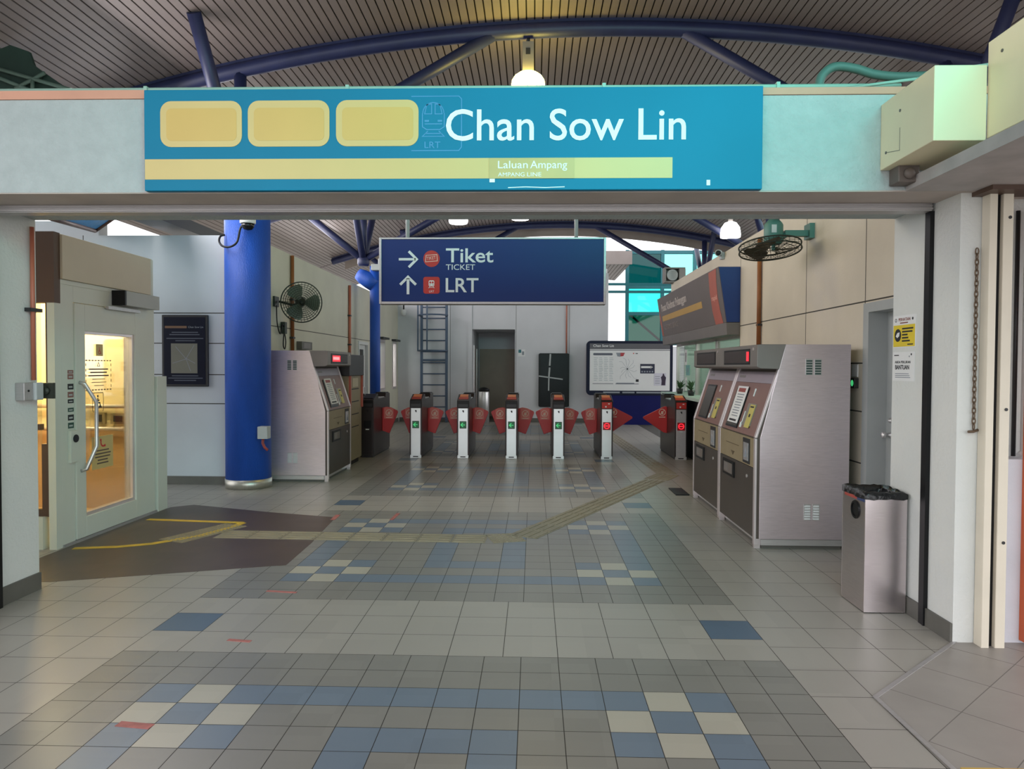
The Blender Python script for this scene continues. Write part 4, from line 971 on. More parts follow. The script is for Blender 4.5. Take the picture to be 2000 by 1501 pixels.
# older beige machine behind it
om = thing('top_up_machine', 'older beige machine with dark top behind the left ticket machine', 'ticket machine', (-3.1, 11.7, 0))
mb = MB(); mb.box(-3.55, -2.86, 11.2, 12.05, .08, 1.42); mb.build('cabinet', M_tan, om, .006)
mb = MB(); mb.box(-3.55, -2.83, 11.15, 12.1, 1.42, 1.75); mb.build('display_hood', M_dark, om, .006)
Fm = Fr((-2.86, 0, 0), (0, 1, 0), (0, 0, 1))
for y in (11.22, 12.0):
    mb = MB(); mb.frect(Fm, y, .9, y + .04, 1.42, 0, .03); mb.build('red_edge', M_kred, om)
mb = MB()
for z in (1.2, 1.0, .8, .6): mb.frect(Fm, 11.4, z, 11.85, z + .015, 0, .003, 0)
mb.frect(Fm, 11.45, 1.24, 11.8, 1.38, 0, .004, 1); mb.build('panel_slots', [M_ink, mat('beige_light', (190, 178, 150), .5)], om)
mb = MB(); mb.box(-3.5, -2.9, 11.25, 12.0, 0, .08); mb.build('plinth', M_black, om)
mb = MB(); mb.box(-3.45, -2.98, 12.2, 12.75, 0, 1.05, 0); mb.box(-3.46, -2.97, 12.19, 12.76, 1.05, 1.09, 1)
tag(mb.build('side_cabinet', [M_tan, M_dark], None, .004), 'low beige cabinet between the beige machine and the first ticket gate', 'cabinet')

# ================================================================ TICKET GATES
def gate(label, mode, left, right, tone, x):
    t = thing('ticket_gate', label, 'ticket gate', (0, 0, 0), 'row of ticket gates')
    hw = .105; L = 1.42
    mb = MB()
    mb.prism([(0, .03), (0, .985), (.04, 1.005), (.30, 1.085), (.36, 1.085), (.40, 1.0), (L - .40, 1.0), (L - .36, 1.07), (L - .02, 1.07), (L, 1.05), (L, .03)], 'x', -hw, hw); mb.build('cabinet', M_gate, t, .006)
    mb = MB(); mb.box(-hw + .012, hw - .012, .02, L - .02, 0, .03); mb.build('base_plinth', M_dark, t)
    F = FRONT(0, 0, 0)
    mb = MB(); mb.frect(F, -.082, .035, .082, .855, 0, .012); mb.frect(F, -.095, .0, .095, .05, -.02, .016); fp = mb.build('front_panel', tone, t, .002)
    mb = MB(); mb.frect(F, -.045, .015, .045, .032, .016, .018); mb.frect(F, -.012, .80, .016, .822, .012, .014); mb.frect(F, -.002, .785, .016, .80, .012, .014); mb.build('panel_mark', M_ink, fp)
    mb = MB(); mb.frect(F, -.098, .862, .098, .985, 0, .008, 0)
    if mode in ('no', 'half'): mb.frect(F, -.085, .868, .085, .975, .008, .011, 1); mb.frect(F, -.03, .885, -.005, .91, .011, .012, 2); mb.frect(F, .02, .94, .05, .955, .011, .012, 2)
    else: mb.frect(F, -.085, .875, .085, .93, .008, .011, 3)
    mb.build('black_glass_cap', [M_black, M_redp, M_letter, M_dark], t, .002)
    k = math.hypot(.26, .08); Fs = Fr((0, .04, 1.005), (1, 0, 0), (0, .26 / k, .08 / k))
    mb = MB()
    if mode != 'off':
        mb.frect(Fs, -.08, .015, .08, .11, 0, .008, 1); mb.frect(Fs, -.07, .12, .07, .235, 0, .012, 0)
    else: mb.frect(Fs, -.08, .02, .08, .24, 0, .01, 2)
    mb.build('card_reader_pad', [mat('orange_pad', (238, 150, 96), .35), mat('red_pad', (196, 74, 56), .35), M_black], t)
    mb = MB(); mb.box(-.09, .09, L - .35, L - .05, 1.068, 1.085); mb.build('rear_reader_pad', M_black, t, .004)
    mb = MB(); mb.box(-hw + .02, hw - .02, .42, L - .42, 1.0, 1.012); mb.build('top_plate', M_steel2, t)
    # status display
    mb = MB(); F2 = F
    if mode == 'go':
        mb.frect(F, -.058, .51, .058, .635, .012, .015, 0); mb.frect(F, -.05, .52, .05, .625, .015, .016, 1)
        mb.fline(F, [(.034, .572), (-.03, .572)], .012, .016, .018, 2); mb.fline(F, [(.0, .606), (-.036, .572), (.0, .538)], .014, .016, .018, 2)
    elif mode == 'off': mb.frect(F, -.062, .51, .062, .635, .012, .015, 0); mb.frect(F, -.03, .475, .03, .492, .012, .014, 4)
    else:
        mb.frect(F, -.066, .50, .066, .635, .012, .015, 3); mb.fring(F, 0, .57, .052, .016, .015, .018, 5); mb.frect(F, -.032, .562, .032, .579, .015, .018, 5); mb.frect(F, -.025, .47, .025, .488, .012, .014, 4)
    mb.build('status_display', [M_black, E_greend, E_green, E_redd, M_letter, E_red], t)
    # flaps
    for s, kind in ((-1, left), (1, right)):
        if not kind: continue
        y = .74
        Fg = Fr((s * hw, y, 0), (1, 0, 0), (0, 0, 1)) if s > 0 else Fr((s * hw, y, 0), (1, 0, 0), (0, 0, 1))
        R = lambda pts: [(s * a, b) for a, b in pts]
        mb = MB()
        if kind == 'small':
            mb.fpoly(Fg, R([(0, .40), (0, .815), (.07, .835), (.16, .82), (.275, .765), (.285, .735), (.24, .62), (.135, .355), (.11, .36)]), -.02, .02, 0)
            fo = mb.build('flap', M_flap, t, .006)
            mb = MB(); mb.fpoly(Fg, R([(.035, .62), (.035, .815), (.07, .828), (.16, .815), (.205, .795), (.205, .62)]), .02, .023, 0); cx, cz, rr = s * .125, .725, .062
        else:
            mb.fpoly(Fg, R([(0, .39), (0, .86), (.03, .875), (.07, .86), (.42, .685), (.43, .665), (.42, .645), (.06, .40)]), -.02, .02, 0)
            fo = mb.build('flap', M_flap, t, .006)
            mb = MB(); cx, cz, rr = s * .09, .765, .062
        mb.fring(Fg, cx, cz, rr, .012, .023, .026, 1); mb.fline(Fg, [(cx - .038, cz - .038), (cx + .038, cz + .038)], .011, .023, .026, 1)
        mb.fround(Fg, cx - .02, cz - .035, cx + .022, cz + .02, .014, .022, .025, 1)
        mb.frect(Fg, cx - .055, cz - .095, cx + .055, cz - .08, .02, .026, 1)
        mb.build('no_touch_mark', [M_flapp, M_flapw], fo)
    t.location = (x, 12.47, 0)
    return t
M_gw = mat('pale_gate_steel', (214, 218, 218), .32, .75)
gate('first ticket gate at far left, dark display and one flap', 'off', None, 'small', M_gate, -2.855)
gate('second ticket gate from the left, orange reader, in front of the ladder', 'go', 'small', 'small', M_gw, -2.02)
gate('third ticket gate from the left, green arrow, left of the corridor opening', 'go', 'small', 'small', M_gw, -1.205)
gate('middle ticket gate with a green arrow, at the right side of the corridor opening', 'go', 'small', 'small', M_gw, -.375)
gate('ticket gate with a green arrow in front of the black taped board', 'go', 'small', 'small', M_gw, .43)
gate('ticket gate with a red no entry display left of the wide lane', 'no', 'small', 'wide', M_gw, 1.252)
gate('ticket gate with a red no entry display at far right beside the service counter', 'half', 'wide', None, M_steel2, 2.512)

# ================================================================ BACK OF THE HALL
ld = thing('ladder', 'tall blue-grey steel ladder with safety hoops on the back wall', 'ladder', (-2.79, 20.4, 0))
M_lad = mat('blue_grey_ladder', (74, 92, 116), .45)
for x in (-3.14, -2.44):
    mb = MB(); mb.box(x - .035, x + .035, 20.36, 20.42, 0, 4.4); mb.build('stringer', M_lad, ld)
for k in range(14):
    mb = MB(); mb.tube([(-3.11, 20.39, .12 + .31 * k), (-2.47, 20.39, .12 + .31 * k)], .018, 8); mb.build('rung', M_lad, ld)
for z in (2.0, 2.98):
    mb = MB(); mb.tube([(-3.12 - .05, 20.36, z), (-3.2, 20.1, z), (-3.05, 19.85, z), (-2.79, 19.75, z), (-2.53, 19.85, z), (-2.38, 20.1, z), (-2.46, 20.36, z)], .022, 8); mb.build('safety_hoop', M_lad, ld)
for p in ((-3.2, 20.1), (-2.9, 19.77)):
    mb = MB(); mb.box(p[0] - .02, p[0] + .02, p[1] - .006, p[1] + .006, 2.0, 4.3); mb.build('cage_bar', M_lad, ld)
for z in (1.72, 3.4):
    mb = MB(); mb.box(-3.14, -2.44, 20.42, 20.599, z, z + .05); mb.build('wall_bracket', M_lad, ld)

tb = thing('waste_bin', 'tall slim silver bin in the corridor mouth behind the gates', 'bin', (-1.32, 20.0, 0))
mb = MB(); mb.lathe([(.15, 0), (.15, .86), (.13, .9)], Matrix.Translation((-1.37, 20.1, 0)), 28); mb.build('bin_body', M_steel2, tb)
mb = MB(); mb.lathe([(.155, .9), (.15, .95), (.09, .985), (0, 1.0)], Matrix.Translation((-1.37, 20.1, 0)), 28); mb.build('bin_lid', M_black, tb)

nb = thing('notice_board', 'black poster frame with white tape crossing it on the back wall', 'board', (.57, 20.55, .4))
mb = MB(); mb.fround(FRONT(0, 20.599, 0), .14, .44, 1.0, 1.95, .05, 0, .08); mb.build('frame', M_black, nb)
mb = MB(); F = FRONT(0, 20.519, 0); mb.frect(F, .21, .52, .93, 1.88, 0, .003); mb.build('glazing', mat('black_glazing', (22, 24, 27), .35, spec=.25, var=.3, scale=3), nb)
mb = MB(); mb.fline(F, [(.47, 1.93), (.45, 1.6)], .045, .003, .005); mb.fline(F, [(.45, 1.55), (.43, 1.28)], .045, .003, .005); mb.fline(F, [(.43, 1.25), (.425, .9)], .035, .003, .005); mb.fline(F, [(.15, 1.31), (.82, 1.22)], .035, .003, .005); mb.build('white_tape', M_greybox, nb)
mb = MB(); mb.frect(FRONT(0, 20.599, 0), -.44, 1.86, -.24, 2.06, 0, .006, 0); mb.frect(FRONT(0, 20.593, 0), -.43, 1.96, -.35, 2.05, 0, .002, 1); mb.frect(FRONT(0, 20.593, 0), -.33, 1.9, -.27, 2.0, 0, .002, 2)
tag(mb.build('wall_sign', [M_white, mat('teal_print', (40, 110, 120), .5), M_greyink]), 'small white sign on the back wall right of the corridor opening', 'sign')
mb = MB(); mb.tube([(.92, 20.57, 1.95), (.92, 20.57, 4.1)], .02, 10); tag(mb.build('wall_pipe', M_copper), 'thin pipe rising from the black taped board on the back wall', 'pipe')
dc = thing('security_camera', 'small white dome camera hanging in the back left corner', 'camera', (-3.65, 20.3, 3.0))
mb = MB(); mb.tube([(-3.63, 20.3, 3.12), (-3.63, 20.3, 4.0), (-3.63, 20.599, 4.02)], .02, 10); mb.build('drop_rod', M_dark, dc)
mb = MB(); mb.lathe([(0, 2.98), (.06, 3.0), (.075, 3.06), (.07, 3.14), (.02, 3.15)], Matrix.Translation((-3.63, 20.3, 0)), 18); mb.build('camera_dome', M_white, dc)

# information board on a blue base
ib = thing('information_board', 'large white information board with route map on a blue base', 'board', (2.6, 20.3, 0))
BYB = 19.95
mb = MB(); F = FRONT(0, BYB, 0); mb.fround(F, 1.44, .80, 3.78, 2.285, .12, -.12, 0); mb.build('frame', mat('board_frame_navy', (14, 18, 46), .45, spec=.25), ib, .006)
mb = MB(); mb.frect(F, 1.53, .93, 3.70, 2.21, 0, .004); mb.build('board_sheet', M_white, ib)
mb = MB(); mb.frect(F, 1.53, 2.06, 3.70, 2.21, .004, .006, 0); mb.frect(F, 1.53, 2.02, 3.70, 2.045, .004, .006, 1); mb.build('header_strip', [mat('board_header_grey', (92, 90, 96), .5), mat('board_grey', (132, 132, 138), .5)], ib)
mb = MB(); mb.ftext(F, 'Chan Sow Lin', 1.62, 2.115, .56, .07, .006, .008, 0, .015)
mb.build('lettering', M_white, ib)
mb = MB(); mb.fround(F, 1.62, 1.89, 2.15, 1.95, .028, .004, .006, 0)
for c in range(4):
    for k in range(14): mb.frect(F, 1.64 + .14 * c, 1.2 + .047 * k, 1.72 + .14 * c + .01 * ((k * 7 + c) % 4), 1.215 + .047 * k, .004, .005, 1)
mb.frect(F, 1.61, 1.11, 2.17, 1.125, .004, .006, 0); mb.frect(F, 2.23, 1.105, 2.86, 1.12, .004, .006, 0); mb.frect(F, 2.25, 1.12, 2.74, 1.145, .004, .006, 2)
mb.build('timetable_print', [mat('print_slate', (88, 92, 104), .6), mat('pale_print', (176, 184, 188), .6), M_greyink], ib)
mb = MB(); hub = (2.55, 1.52)
random.seed(3)
for k in range(12):
    a = k * PI / 6 + .2; r = .12 + .16 * random.random(); p = (hub[0] + r * math.cos(a), hub[1] + r * math.sin(a) * 1.2)
    mb.fline(F, [hub, p, (p[0] + .08 * math.cos(a + .8), p[1] + .08 * math.sin(a + .8))], .006, .004, .005, 0)
mb.fdisc(F, hub[0], hub[1], .02, .004, .006, 1, 12)
mb.frect(F, 2.70, 1.93, 2.73, 1.955, .004, .006, 2); mb.frect(F, 2.77, 1.93, 2.83, 1.95, .004, .006, 1); mb.frect(F, 2.78, 1.17, 2.86, 1.24, .004, .005, 1)
mb.build('route_map', [M_greyink, M_ink, M_redp], ib)
mb = MB(); mb.fpoly(F, [(2.24, 1.96), (2.48, 1.96), (2.44, 1.87), (2.37, 1.86)], .004, .006, 0); mb.fpoly(F, [(2.24, 1.96), (2.36, 1.96), (2.36, 1.85), (2.28, 1.86)], .006, .008, 1); mb.build('red_badge', [mat('badge_red', (176, 60, 66), .5), M_greyink], ib)
mb = MB(); mb.frect(F, 2.90, 1.40, 3.29, 1.66, .004, .008, 0); mb.frect(F, 2.92, 1.545, 3.20, 1.60, .008, .010, 1); mb.fpoly(F, [(3.18, 1.53), (3.24, 1.572), (3.18, 1.615)], .008, .010, 1)
for k in range(5): mb.frect(F, 2.93 + .07 * k, 1.43, 2.97 + .07 * k, 1.47, .008, .009, 2)
mb.build('dark_notice', [mat('notice_navy', (40, 42, 66), .5), M_white, M_greyink], ib)
mb = MB(); mb.frect(F, 3.27, 1.07, 3.60, 1.41, .004, .008, 0)
mb.fpoly(F, [(3.47, 1.08), (3.58, 1.08), (3.585, 1.2), (3.60, 1.29), (3.56, 1.34), (3.545, 1.37), (3.51, 1.37), (3.50, 1.34), (3.46, 1.3), (3.48, 1.2)], .008, .010, 1); mb.fdisc(F, 3.528, 1.375, .022, .008, .011, 1, 12)
for k in range(4): mb.frect(F, 3.30, 1.13 + .06 * k, 3.43, 1.145 + .06 * k, .008, .009, 2)
mb.build('small_poster', [mat('poster_lilac', (206, 204, 216), .6), mat('poster_dark_figure', (52, 40, 60), .6), M_greyink], ib)
mb = MB(); mb.box(1.95, 3.55, BYB + .01, BYB + .1, 0, .80); mb.build('base', mat('board_base_blue', (14, 18, 84), .5, spec=.2), ib)
mb = MB()
for a, b in ((1.9, 2.35), (2.42, 2.75), (2.8, 3.6)):
    mb = MB(); mb.frect(F, a, .86, b, .90, 0, .01); mb.build('clip_rail', M_greyink, ib)

# teal glazed stair enclosure beyond the hall, outdoors
tg = thing('glazed_enclosure', 'teal glass enclosure with dark frames beyond the information board', 'glazed wall', (4.6, 26, 0))
Y0 = 26.0
for x in (3.29, 4.53, 5.66, 6.6):
    mb = MB(); mb.box(x - .06, x + .06, Y0 - .06, Y0 + .06, 0, 5.7); mb.build('mullion', M_tealf, tg)
for z in (2.4, 3.46, 4.40, 5.62):
    mb = MB(); mb.box(3.35, 6.54, Y0 - .05, Y0 + .05, z - .06, z + .06); mb.build('transom', M_tealf, tg)
for a, b in ((3.35, 4.47), (4.59, 5.6), (5.72, 6.54)):
    for z0, z1 in ((2.46, 3.4), (3.52, 4.34), (4.46, 5.56)):
        mb = MB(); mb.box(a, b, Y0 - .008, Y0 + .008, z0, z1); mb.build('glass_pane', (M_gldteal if a < 4 else M_glteal2) if z0 > 4.4 else (M_glteal3 if z0 < 3 else (M_glteal if a < 4 else M_glteal2)), tg)
mb = MB(); mb.bar((3.42, Y0 + .1, 3.42), (4.5, Y0 + .1, 2.5), .07); mb.build('brace', M_tealf, tg)
mb = MB(); mb.box(3.2, 6.8, Y0 - .05, Y0 + .3, 0, 2.3); mb.build('base_wall', M_back, tg)
fb = thing('gantry', 'dark horizontal steel gantry rails left of the teal glass', 'rail', (2.0, 24.3, 0))
for z in (4.05, 4.30):
    mb = MB(); mb.box(-1.0, 6.2, 24.2, 24.3, z - .04, z + .04); mb.build('rail', M_tealf, fb)
for x in (-.9, 2.35):
    mb = MB(); mb.box(x - .06, x + .06, 24.2, 24.3, 0, 4.8); mb.build('post', M_greybox, fb)

# ================================================================ RIGHT SIDE
# service counter sign box
ks = thing('counter_sign', 'slanted grey sign box over the service counter with blue end', 'sign', (2.7, 12.7, 2.0))
K0, K1 = 10.2, 15.2
mb = MB(); mb.prism([(2.849, 2.97), (2.545, 2.97), (2.665, 2.20), (2.849, 2.20)], 'y', K0 + .012, K1); mb.build('sign_box', M_ksign, ks, .004)
mb = MB(); mb.prism([(2.849, 2.965), (2.555, 2.965), (2.672, 2.205), (2.849, 2.205)], 'y', K0, K0 + .012); mb.build('end_panel', M_kblue, ks)
mb = MB(); mb.prism([(2.849, 2.198), (2.66, 2.198), (2.675, 2.03), (2.849, 2.03)], 'y', K0, K1); mb.build('lower_lip', M_ksignl, ks, .004)
k = math.hypot(.12, .77); FK = Fr((2.665, K1, 2.20), (0, -1, 0), (-.12 / k, 0, .77 / k))
mb = MB(); mb.ftext(FK, 'Pusat Khidmat Pelanggan', .35, .45, 2.35, .19, 0, .004, 0, .02); mb.build('lettering', mat('dull_white_letter', (196, 184, 178), .5), ks)
mb = MB(); mb.ftext(FK, 'CUSTOMER SERVICE', .4, .13, 1.35, .09, 0, .004, 0, 0); mb.build('lettering', mat('dim_letter', (150, 138, 134), .5), ks)
mb = MB(); mb.frect(FK, .3, .30, 3.75, .405, 0, .003); mb.build('yellow_stripe', mat('dull_yellow_stripe', (190, 150, 76), .5), ks)
mb = MB(); mb.fpoly(FK, [(4.42, 0), (4.34, .2), (4.34, .5), (4.42, .76), (4.86, .77), (4.78, .6), (4.74, .4), (4.76, .2), (4.84, 0)], 0, .003, 0); mb.build('red_band', M_kred, ks)
mb = MB(); mb.fpoly(FK, [(.02, .02), (.0, .3), (.02, .55), (.12, .4), (.16, .2), (.18, .02)], 0, .003, 0); mb.build('red_band', M_kred, ks)
mb = MB(); mb.ftext(FK, 'rapid', 4.40, .33, .30, .09, .003, .005, 0, .02); mb.build('logo_lettering', mat('pale_red_letter', (220, 160, 146), .5), ks)
# counter things
co = thing('service_counter', 'pale counter top with dark front at the ticket office window', 'counter', (2.8, 12.8, 0))
mb = MB(); mb.box(2.62, 3.15, 10.4, 15.1, 1.02, 1.07); mb.build('counter_top', M_kwall, co, .006)
mb = MB(); mb.box(2.72, 2.849, 10.5, 15.0, 0, 1.02); mb.build('counter_front', M_black, co)
mo = thing('monitor', 'black computer monitor behind the counter glass', 'monitor', (3.35, 13.5, 1.07))
mb = MB(); mb.box(3.28, 3.33, 13.2, 13.75, 1.2, 1.62); mb.build('screen', M_black, mo, .01)
mb = MB(); mb.box(3.3, 3.34, 13.44, 13.52, 1.07, 1.25); mb.box(3.22, 3.42, 13.36, 13.6, 1.071, 1.085); mb.build('stand', M_black, mo)
mb = MB(); mb.box(3.15, 3.8, 13.0, 14.6, 0, 1.07); tag(mb.build('desk', M_kwall), 'pale desk behind the ticket office glass', 'desk')
for i, (y, z, lb) in enumerate([(14.05, 1.09, 'small potted plant on the counter left of the monitor'), (13.05, 1.09, 'small potted plant on the counter near the gate end')]):
    pp = thing('potted_plant', lb, 'plant', (2.95, y, 1.07)); mb = MB(); mb.lathe([(.05, 1.07), (.065, 1.17), (.055, 1.17)], Matrix.Translation((2.8, y, 0)), 16); mb.build('pot', M_dark, pp)
    mb = MB(); random.seed(5 + i)
    for k in range(26):
        a = random.random() * 2 * PI; r = .05 + .07 * random.random(); h_ = .06 + .14 * random.random()
        p0 = Vector((2.8, y, 1.16)); p1 = p0 + Vector((r * math.cos(a) * .5, r * math.sin(a) * .5, h_ * .7)); p2 = p0 + Vector((r * math.cos(a), r * math.sin(a), h_)); s_ = Vector((-math.sin(a), math.cos(a), 0)) * .016
        mb.add([p0, p1 - s_, p1 + s_, p2], [(0, 1, 3, 2)])
    mb.build('leaves', mat('leaf_green', (62, 96, 58), .5, var=.2), pp)
for i, (y, z, h_, w_, c, lb) in enumerate([(14.45, 1.62, .3, .22, 0, 'white notice with a dark bar on the counter glass'), (14.25, 1.42, .2, .32, 1, 'pale teal notice on the counter glass below the white one'), (14.4, 1.12, .26, .16, 0, 'white notice low on the counter glass beside the plants')]):
    mb = MB(); Fk = Fr((2.993, 0, 0), (0, -1, 0), (0, 0, 1)); mb.frect(Fk, -y - w_ / 2, z, -y + w_ / 2, z + h_, 0, .003, c)
    mb.frect(Fk, -y - .03, z + .06, -y + .03, z + h_ - .06, .003, .004, 2 if i == 0 else 3)
    tag(mb.build('paper_notice', [M_white, mat('teal_paper', (120, 172, 170), .6), M_ink, M_greyink]), lb, 'notice')
# dark mat under second machine
mb = MB(); mb.box(1.76, 1.925, 9.0, 9.5, 0, .012); tag(mb.build('floor_mat', M_black), 'small dark mat at the foot of the far right ticket machine', 'mat')

# loudspeaker, bullet camera
sp = thing('loudspeaker', 'grey box loudspeaker with round horn above the counter sign', 'speaker', (2.85, 15.1, 3.3))
mb = MB(); mb.box(2.66, 3.08, 15.0, 15.28, 3.30, 3.33); mb.box(2.66, 3.08, 15.0, 15.28, 3.58, 3.61); mb.box(2.66, 2.69, 15.0, 15.28, 3.33, 3.58); mb.box(2.95, 3.08, 14.98, 15.28, 3.33, 3.58); mb.box(2.69, 2.95, 15.2, 15.28, 3.33, 3.58); mb.build('housing', M_head, sp, .006)
mb = MB(); mb.lathe([(.03, .14), (.06, .16), (.11, .24), (.115, .25), (.1, .25), (.05, .18), (0, .17)], XM((2.82, 15.27, 3.455), (0, -1, 0)), 24); mb.build('horn', M_greybox, sp)
bc_ = thing('security_camera', 'small bullet camera on top of the right wall', 'camera', (2.86, 11.1, 3.3))
mb = MB(); mb.tube([(2.74, 11.0, 3.28), (2.80, 11.2, 3.31)], .05, 14); mb.build('camera_housing', M_greybox, bc_)
mb = MB(); mb.lathe([(.038, 0), (.03, .004), (0, .005)], XM((2.74, 10.998, 3.28), (-.3, -.95, -.1)), 14); mb.build('lens', M_black, bc_)
mb = MB(); mb.box(2.80, 2.849, 11.05, 11.16, 3.20, 3.30); mb.build('bracket', M_greybox, bc_)

# right wall pipe and fan
t = thing('conduit_pipe', 'rusty pipe down the right wall below the caged fan', 'pipe', (RX - .03, 9.25, 1.79)); mb = MB(); mb.tube([(RX - .032, 9.25, 1.79), (RX - .032, 9.25, 3.2)], .026, 12); mb.build('pipe_run', M_rust, t)
mb = MB()
for z in (2.1,): mb.box(RX - .055, RX, 9.21, 9.29, z, z + .025)
mb.build('saddle_clamp', M_dark, t)
fr_ = thing('wall_fan', 'caged fan with sea-green motor facing down on the right wall', 'fan', (2.42, 7.6, 2.7))
Mf = XM((2.42, 7.6, 2.80), (.02, -.18, -1))
mb = MB(); R_ = .305
ring = lambda r, z: [Mf @ Vector((r * math.cos(a), r * math.sin(a), z)) for a in [2 * PI * k / 48 for k in range(48)]]
for r in (R_ * .3, R_ * .55, R_ * .8): mb.tube(ring(r, .055 - .03 * (r / R_) ** 2), .003, 5, 0, True)
mb.tube(ring(R_, .028), .008, 6, 0, True); mb.tube(ring(R_, -.028), .008, 6, 0, True); mb.tube(ring(R_ * .55, -.055), .003, 5, 0, True)
for k in range(28):
    a = 2 * PI * k / 28
    mb.tube([Mf @ Vector((r * math.cos(a), r * math.sin(a), .055 - .03 * (r / R_) ** 2)) for r in (.05, .15, .24, R_)] + [Mf @ Vector((R_ * math.cos(a), R_ * math.sin(a), -.028))] + [Mf @ Vector((r * math.cos(a), r * math.sin(a), -.055)) for r in (.2, .1)], .0026, 4)
mb.build('guard', M_fang, fr_)
mb = MB(); blades(mb, Mf, .27, 3); mb.build('fan_blades', mat('brown_grey_blade', (84, 74, 58), .45), fr_)
mb = MB(); Mm = Matrix.Translation((2.46, 7.62, 0)); mb.lathe([(.07, 2.84), (.095, 2.87), (.095, 3.04), (.085, 3.06), (.05, 3.10), (0, 3.105)], Mm, 24); mb.lathe([(.02, 2.78), (.02, 2.86)], Mm, 10); mb.build('motor', M_fanmotor, fr_)
mb = MB(); mb.frect(FRONT(0, 7.523, 0), 2.41, 2.95, 2.46, 3.03, 0, .003); mb.build('motor_plate', M_white, fr_)
mb = MB(); mb.tube([(2.5, 7.62, 2.9), (2.58, 7.62, 2.94)], .03, 10); mb.box(2.57, 2.80, 7.585, 7.655, 2.925, 2.985); mb.box(2.80, 2.849, 7.54, 7.70, 2.90, 3.05); mb.build('bracket', M_fanmotor, fr_)

# door release panel on the right wall
ar = thing('door_release', 'door release plate with a green light beside the grey door', 'switch', (2.84, 6.55, 1.42))
mb = MB(); mb.box(RX - .012, RX - .0005, 6.49, 6.60, 1.5, 1.61, 0); mb.build('label_plate', M_white, ar)
mb = MB(); mb.box(RX - .04, RX - .0005, 6.48, 6.57, 1.40, 1.49); mb.build('reader_body', M_dark, ar, .004)
mb = MB(); mb.lathe([(.028, 0), (.02, .003), (0, .004)], XM((RX - .04, 6.525, 1.445), (-1, 0, 0)), 16); mb.build('green_button', E_green, ar)

# notices on the right entrance jamb
FJ = Fr((2.42, 0, 0), (0, -1, 0), (0, 0, 1))
pa = thing('notice', 'yellow and white notice on the right entrance jamb', 'notice', (2.418, 4.84, 1.71))
mb = MB(); mb.frect(FJ, -4.985, 1.715, -4.70, 1.925, 0, .002); mb.build('sheet', M_white, pa)
mb = MB(); mb.frect(FJ, -4.985, 1.72, -4.71, 1.862, .002, .003, 0); mb.fdisc(FJ, -4.925, 1.795, .042, .003, .004, 1, 24); mb.fpoly(FJ, [(-4.95, 1.79), (-4.93, 1.812), (-4.90, 1.815), (-4.905, 1.79), (-4.93, 1.778)], .004, .005, 2)
for k, (a, b) in enumerate([(-4.87, -4.73), (-4.87, -4.74), (-4.87, -4.80), (-4.87, -4.79), (-4.87, -4.77)]): mb.frect(FJ, a, 1.832 - .02 * k, b, 1.842 - .02 * k, .003, .004, 1)
mb.frect(FJ, -4.80, 1.73, -4.73, 1.737, .003, .004, 1)
mb.build('yellow_panel', [M_yellow, M_ink, M_white], pa)
mb = MB(); mb.ftext(FJ, 'PERHATIAN', -4.92, 1.888, .15, .02, .002, .003, 0, .01); mb.frect(FJ, -4.9, 1.872, -4.8, 1.879, .002, .003, 0); mb.fring(FJ, -4.955, 1.895, .012, .004, .002, .003, 1); mb.fdisc(FJ, -4.74, 1.898, .009, .002, .003, 1, 12); mb.build('print', [mat('brown_red_print', (130, 70, 60), .6), M_ink], pa)
pb = thing('notice', 'white notice with bold black print below the yellow notice', 'notice', (2.418, 4.85, 1.49))
mb = MB(); mb.frect(FJ, -4.99, 1.495, -4.71, 1.685, 0, .002); mb.build('sheet', M_white, pb)
mb = MB(); mb.ftext(FJ, 'ANDA PERLUKAN', -4.96, 1.61, .2, .017, .002, .003, 0, .01); mb.ftext(FJ, 'BANTUAN', -4.955, 1.57, .18, .03, .002, .003, 0, .02); mb.frect(FJ, -4.97, 1.66, -4.91, 1.666, .002, .003, 0); mb.fdisc(FJ, -4.75, 1.668, .007, .002, .003, 0, 10); mb.fdisc(FJ, -4.775, 1.655, .006, .002, .003, 1, 10)
for k in range(3): mb.frect(FJ, -4.955, 1.54 - .012 * k, -4.78 + .01 * k, 1.545 - .012 * k, .002, .003, 1)
mb.build('print', [M_ink, M_greyink], pb)

# stainless bin by the jamb
wb = thing('waste_bin', 'stainless steel rectangular bin standing against the right entrance jamb', 'bin', (2.26, 4.9, 0))
x0, x1, y0, y1, hb = 2.135, 2.40, 4.73, 5.08, .765
mb = MB(); 
mb.box(x0, x1, y0, y0 + .006, .004, hb); mb.box(x0, x1, y1 - .006, y1, .004, hb); mb.box(x0, x0 + .006, y0 + .006, y1 - .006, .004, hb); mb.box(x1 - .006, x1, y0 + .006, y1 - .006, .004, hb); mb.box(x0 + .006, x1 - .006, y0 + .006, y1 - .006, .004, .012)
mb.build('bin_body', M_steelbin, wb, .002)
mb = MB(); mb.box(x0 + .005, x1 - .005, y0 + .005, y1 - .005, 0, .004); mb.build('foot_plate', M_black, wb)
mb = MB(); n = 40; ring0 = []; random.seed(11)
per = [(x0 + (x1 - x0) * i / 10, y0) for i in range(10)] + [(x1, y0 + (y1 - y0) * i / 10) for i in range(10)] + [(x1 - (x1 - x0) * i / 10, y1) for i in range(10)] + [(x0, y1 - (y1 - y0) * i / 10) for i in range(10)]
cx, cy = (x0 + x1) / 2, (y0 + y1) / 2; vs = []
for i, (px, py) in enumerate(per):
    j = .012 * random.random()
    for s_, z in ((1.015, hb - .025 - j), (1.02, hb + .004 + j), (.93, hb + .012 + j), (.86, hb - .02), (.80, .45)): vs.append((cx + (px - cx) * s_, cy + (py - cy) * s_, z))
